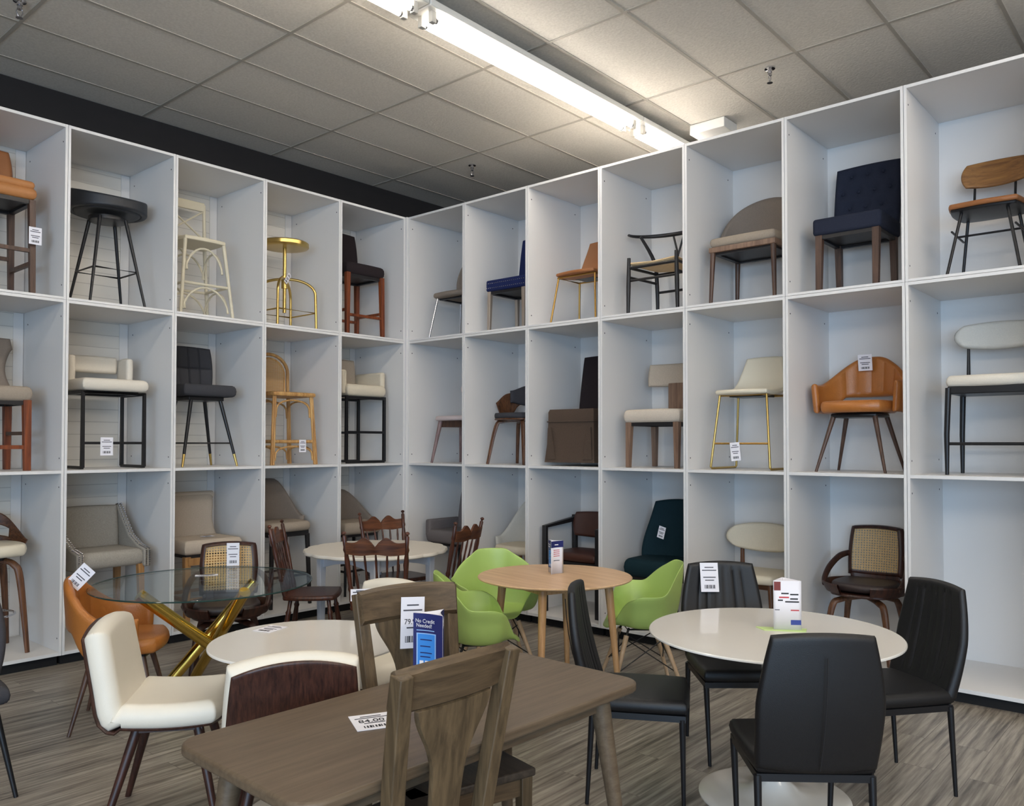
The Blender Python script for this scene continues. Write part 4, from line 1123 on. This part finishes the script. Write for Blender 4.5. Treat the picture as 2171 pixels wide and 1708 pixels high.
# ================================================================== FLOOR: SCALLOPED TABLE AND WINDSOR CHAIRS
t = thing('dining_table', 'round white painted table with scalloped rim among the brown spindle-back chairs', 'table', (1.10, -1.30, 0))
vs = []; n_ = 160
for z, k in ((.722, .985), (.730, 1.0), (.745, 1.0), (.752, .99)):
    for i in range(n_):
        a = 2*pi*i/n_; r_ = .585*k*(1-.035*(1-abs(sin(a*9))**.7))
        vs.append((r_*cos(a), r_*sin(a), z))
fs = [(j*n_+i, j*n_+(i+1) % n_, (j+1)*n_+(i+1) % n_, (j+1)*n_+i) for j in range(3) for i in range(n_)]+[tuple(range(n_))[::-1], tuple(3*n_+i for i in range(n_))]
MB().add(vs, fs).build('tabletop', 'warm_top', t)
for i in range(4):
    a = radians(4)+pi/4+pi/2*i+radians(0)
    tube([(.44*cos(a), .44*sin(a), 0), (.44*cos(a), .44*sin(a), .722)], [.022, .028], sq=True).build('leg', 'paint_white', t, bevel=.004)
    b_ = a+pi/2; p0 = Vector((.43*cos(a), .43*sin(a), 0)); p1 = Vector((.43*cos(b_), .43*sin(b_), 0))
    dr = (p1-p0); prof = []
    mb = MB(); nrm = Vector((-dr.y, dr.x, 0)).normalized()*.009; m_ = 14; va = []; 
    for j in range(m_+1):
        q = j/m_; p = p0.lerp(p1, q); zl = .60+.055*sin(pi*q)+.02*cos(4*pi*q)*0
        for s in (-1, 1): va += [tuple(p+nrm*s+Vector((0, 0, zl))), tuple(p+nrm*s+Vector((0, 0, .722)))]
    fa = []
    for j in range(m_):
        o = j*4; fa += [(o, o+4, o+5, o+1), (o+2, o+3, o+7, o+6), (o, o+2, o+6, o+4), (o+1, o+5, o+7, o+3)]
    fa += [(0, 1, 3, 2), (m_*4, m_*4+2, m_*4+3, m_*4+1)]
    mb.add(va, fa).build('apron', 'paint_white', t)
def windsor(label, x, y, g):
    t = thing('spindle_back_chair', label, 'chair', (x, y, 0), facing(*g), 'brown spindle-back chairs round the scalloped table')
    pad(.46, .43, .035, z=.43, a=.45, er=.014, wf=1.04).build('seat', 'windsor', t)
    turned = [(0, .011), (.12, .015), (.16, .020), (.19, .013), (.22, .019), (.5, .022), (.72, .017), (.76, .022), (.8, .014), (1, .016)]
    def turn(a_, b_, pr, nm, mt_='windsor', k=1):
        a_, b_ = Vector(a_), Vector(b_)
        tube([a_.lerp(b_, q) for q, r_ in pr], [r_*k for q, r_ in pr], seg=12).build(nm, mt_, t)
    for sx in (-1, 1):
        for sy in (-1, 1): turn((sx*.21, sy*.20, 0), (sx*.15, sy*.14, .44), turned, 'leg')
        turn((sx*.185, -.175, .17), (sx*.185, .175, .17), [(0, .008), (.4, .012), (.5, .016), (.6, .012), (1, .008)], 'stretcher')
        post = [(0, .016), (.10, .02), (.2, .014), (.24, .02), (.28, .014), (.6, .019), (.72, .013), (.76, .019), (.8, .014), (.93, .015), (.945, .008), (.955, .008), (.975, .018), (.99, .013), (1, .003)]
        turn((sx*.185, .175, .455), (sx*.225, .29, 1.0), post, 'back_post')
    turn((-.185, 0, .17), (.185, 0, .17), [(0, .008), (.4, .012), (.5, .016), (.6, .012), (1, .008)], 'stretcher')
    sp = [(0, .006), (.15, .009), (.22, .006), (.5, .011), (.7, .007), (.85, .009), (1, .006)]
    for i in range(5):
        q = (i-2)/2.5; turn((q*.155, .185, .455), (q*.20, .275, .84), sp, 'spindle')
    n_ = 32; up = []; lo = []
    for i in range(n_+1):
        q = -1+2*i/n_; aq = abs(q)
        up.append((q*.212, .912+.045*math.exp(-((aq-.36)/.22)**2)-.022*math.exp(-(q/.07)**2)+.012*aq*aq)); lo.append((q*.208, .835+.004*cos(q*6)))
    mb = MB(); va = []
    for (xu, zu), (xl, zl) in zip(up, lo):
        c_ = .012*(1-(xu/.21)**2)
        for s in (-.009, .009): va += [(xl, .272+c_+s, zl), (xu, .288+c_+s, zu)]
    fa = []
    for j in range(n_):
        o = j*4; fa += [(o, o+4, o+5, o+1), (o+2, o+3, o+7, o+6), (o, o+2, o+6, o+4), (o+1, o+5, o+7, o+3)]
    fa += [(0, 1, 3, 2), (n_*4, n_*4+2, n_*4+3, n_*4+1)]
    mb.add(va, fa).build('crest_rail', 'windsor_crest', t)
    return t
windsor('brown spindle-back chair seen from behind, in front of the scalloped white table', 1.75, -1.76, (-.60, .80))
windsor('brown spindle-back chair behind the scalloped white table, only its back showing over the top', .92, -.90, (.98, -.15))
windsor('brown spindle-back chair at the left of the scalloped white table, seat side-on', 1.02, -1.86, (.70, .70))
windsor('brown spindle-back chair at the right of the scalloped white table, back edge-on', 1.50, -.98, (-.90, -.25))

# ================================================================== BROCHURE STANDS
def brochure(label, loc, rz, w_=.105, h_=.235, kind='blue'):
    t = thing('brochure_stand', label, 'brochure stand', loc, rz)
    # three-sided folded card, slightly bowed faces
    c = [Vector((-w_/2, -w_*.30, 0)), Vector((w_/2, -w_*.30, 0)), Vector((0, w_*.56, 0))]
    mb = MB(); pl = []
    for i in range(3):
        a_, b_ = c[i], c[(i+1) % 3]; d = b_-a_; nn = Vector((d.y, -d.x, 0)).normalized()
        for j in range(8): q = j/8; pl.append(a_+d*q-nn*(.010*sin(pi*q)*(1 if kind != 'white' else 0)))
    nn = len(pl); va = [(p.x, p.y, 0) for p in pl]+[(p.x, p.y, h_) for p in pl]
    mb.add(va, [(i, (i+1) % nn, nn+(i+1) % nn, nn+i) for i in range(nn)])
    mb.build('card', 'paper', t, solid=.0012)
    def face(i, x0, x1, z0, z1, mat, name, off=.0012):
        a_, b_ = c[i], c[(i+1) % 3]; d = b_-a_; nr = Vector((d.y, -d.x, 0)).normalized(); va = []; m_ = 8
        for j in range(m_+1):
            q = x0+(x1-x0)*j/m_; p = a_+d*q-nr*(.010*sin(pi*q)*(1 if kind != 'white' else 0))+nr*off
            va += [(p.x, p.y, z0*h_), (p.x, p.y, z1*h_)]
        MB().add(va, [(2*j, 2*j+2, 2*j+3, 2*j+1) for j in range(m_)]).build(name, mat, t)
    def words(i, s, size, q, z, mat):
        a_, b_ = c[i], c[(i+1) % 3]; d = (b_-a_); nr = Vector((d.y, -d.x, 0)).normalized(); p = a_+d*q+nr*.0012
        o = text(t, s, size, (p.x, p.y, z*h_), mat); o.rotation_euler = (pi/2, 0, atan2(d.y, d.x))
    if kind != 'white':
        for i in ((0, 1, 2) if kind == 'blue' else (1, 2)):
            face(i, .0, 1, .16, 1, 'brochure_navy', 'navy_panel')
            face(i, .10, .74, .19, .70, 'brochure_pale', 'screen_border', .0018)
            face(i, .14, .70, .20, .685, 'brochure_blue', 'screen', .0024)
            for k in range(3): face(i, .20+.17*k, .32+.17*k, .22, .28, 'paper', 'app_icon', .003)
            for k, z in enumerate((.60, .50, .40, .34)): face(i, .22, .60-.05*(k % 2), z-.008, z+.008, 'brochure_navy', 'printed_line', .003)
            words(i, 'No Credit', w_*.155, .07, .865, 'paper'); words(i, 'Needed!', w_*.155, .10, .795, 'paper')
            face(i, .10, .68, .735, .748, 'brochure_pale', 'printed_line', .0018)
        if kind == 'mixed':
            face(0, .0, 1, .80, 1, 'brochure_navy', 'navy_panel')
            face(0, .35, .65, .87, .90, 'paper', 'printed_line', .0018)
            for z in (.72, .66, .60, .54, .40): face(0, .25, .75, z-.010, z+.010, 'ink_red' if z > .5 else 'ink', 'printed_line')
    else:
        for i in (0, 1, 2):
            face(i, .02, .26, .80, .98, 'flower_red', 'picture', .001)
            face(i, .62, .99, .10, .20, 'ink_blue', 'picture', .001)
            for x0, x1, z in ((.28, .55, .74), (.60, .90, .72), (.60, .88, .63), (.16, .34, .60), (.42, .92, .57)):
                face(i, x0, x1, z-.014, z+.014, 'ink_dark', 'printed_line', .001)
            face(i, .20, .56, .645, .675, 'ink_red', 'printed_line', .001)
            face(i, .62, .92, .385, .41, 'ink_red', 'printed_line', .001)
            face(i, .05, .22, .395, .41, 'ink', 'printed_line', .001)
    return t
brochure('blue three-sided leaflet stand on the long brown wooden table', (4.20, -3.60, .7602), radians(14), .125, .235)
brochure('white and blue three-sided leaflet stand on the round oak table', (3.00, -1.36, .7502), radians(78), .105, .215, 'mixed')
brochure('white three-sided leaflet stand with green base on the big white pedestal table', (4.82, -1.93, .7512), radians(35), .125, .225, 'white')
tag(MB().prism([(4.70, -1.99), (4.90, -1.88), (4.92, -1.94), (4.76, -2.03)], 'z', .7472, .751).build('paper_strip', 'lime_paper'), 'pale green paper strip under the leaflet stand on the pedestal table', 'paper')

# ================================================================== PRICE TAGS
price_tag('white price tag on the leg of the tan two-cushion stool at the top left', (-.112, -3.475, 3.11), pi/2, .085, .125)
price_tag('crumpled white price tag on the gold screw stool', (-.31, -1.22, 3.17), pi/2+.4, .05, .10, ry=.5, rx=.2)
price_tag('white price tag on the footrest of the white boucle stool, middle row', (-.168, -2.93, 1.585), pi/2, .095, .14)
price_tag('white price tag on the footrest of the rattan stool', (-.125, -1.17, 1.585), pi/2, .075, .115)
price_tag('white price tag on the back of the brown skirted chair, middle row', (2.07, .575, 2.29), 0, .06, .12)
price_tag('white price tag on the footrest of the gold-framed cream stool', (3.555, .165, 1.55), .1, .075, .14, ry=-.1)
price_tag('white price tag over the back of the orange armchair in the middle row', (4.37, .615, 2.21), 0, .10, .12, rx=.15)
price_tag('white price tag hanging on the dark teal chair', (2.81, .33, .87), 0, .065, .10, ry=.25)
price_tag('small white card lying on the seat of the beige scroll-back stool', (-.33, -2.0, .802), pi/2, .10, .07, rx=-pi/2)
price_tag('white price tag tilted on the back rim of the orange armchair by the glass table', (1.45, -3.745, .85), facing(.75, -.66), .085, .14, ry=.75)
price_tag('tall white price tag over the cane back behind the glass table', (1.10, -2.59, .83), facing(.80, -.60), .085, .16, rx=0)
price_tag('white card strip lying on the glass table top', (1.36, -2.93, .7525), facing(.85, -.5), .14, .06, rx=-pi/2)
price_tag('flat white price tag on the small round pedestal table', (3.02, -3.52, .7485), facing(.3, -.95), .10, .13, rx=-pi/2)
price_tag('white price tag on the cream chair behind the rear wooden chair', (3.075, -3.03, .845), facing(.80, -.6), .11, .06)
price_tag('large white price tag on the crest rail of the rear wooden chair', on((4.25, -3.60), facing(.965, -.26), (-.015, .212, .93)), facing(.965, -.26), .10, .19, ry=.08, rx=-.12, price='79.99')
price_tag('white price tag lying on the long brown wooden table', (4.41, -4.05, .7615), facing(.9, -.45), .13, .14, rx=-pi/2, price='84.00')
price_tag('white price tag draped over the back of the black chair behind the pedestal table', on((4.42, -1.63), facing(.66, -.75), (-.07, .262, .865)), facing(.66, -.75), .10, .16, rx=-.22)
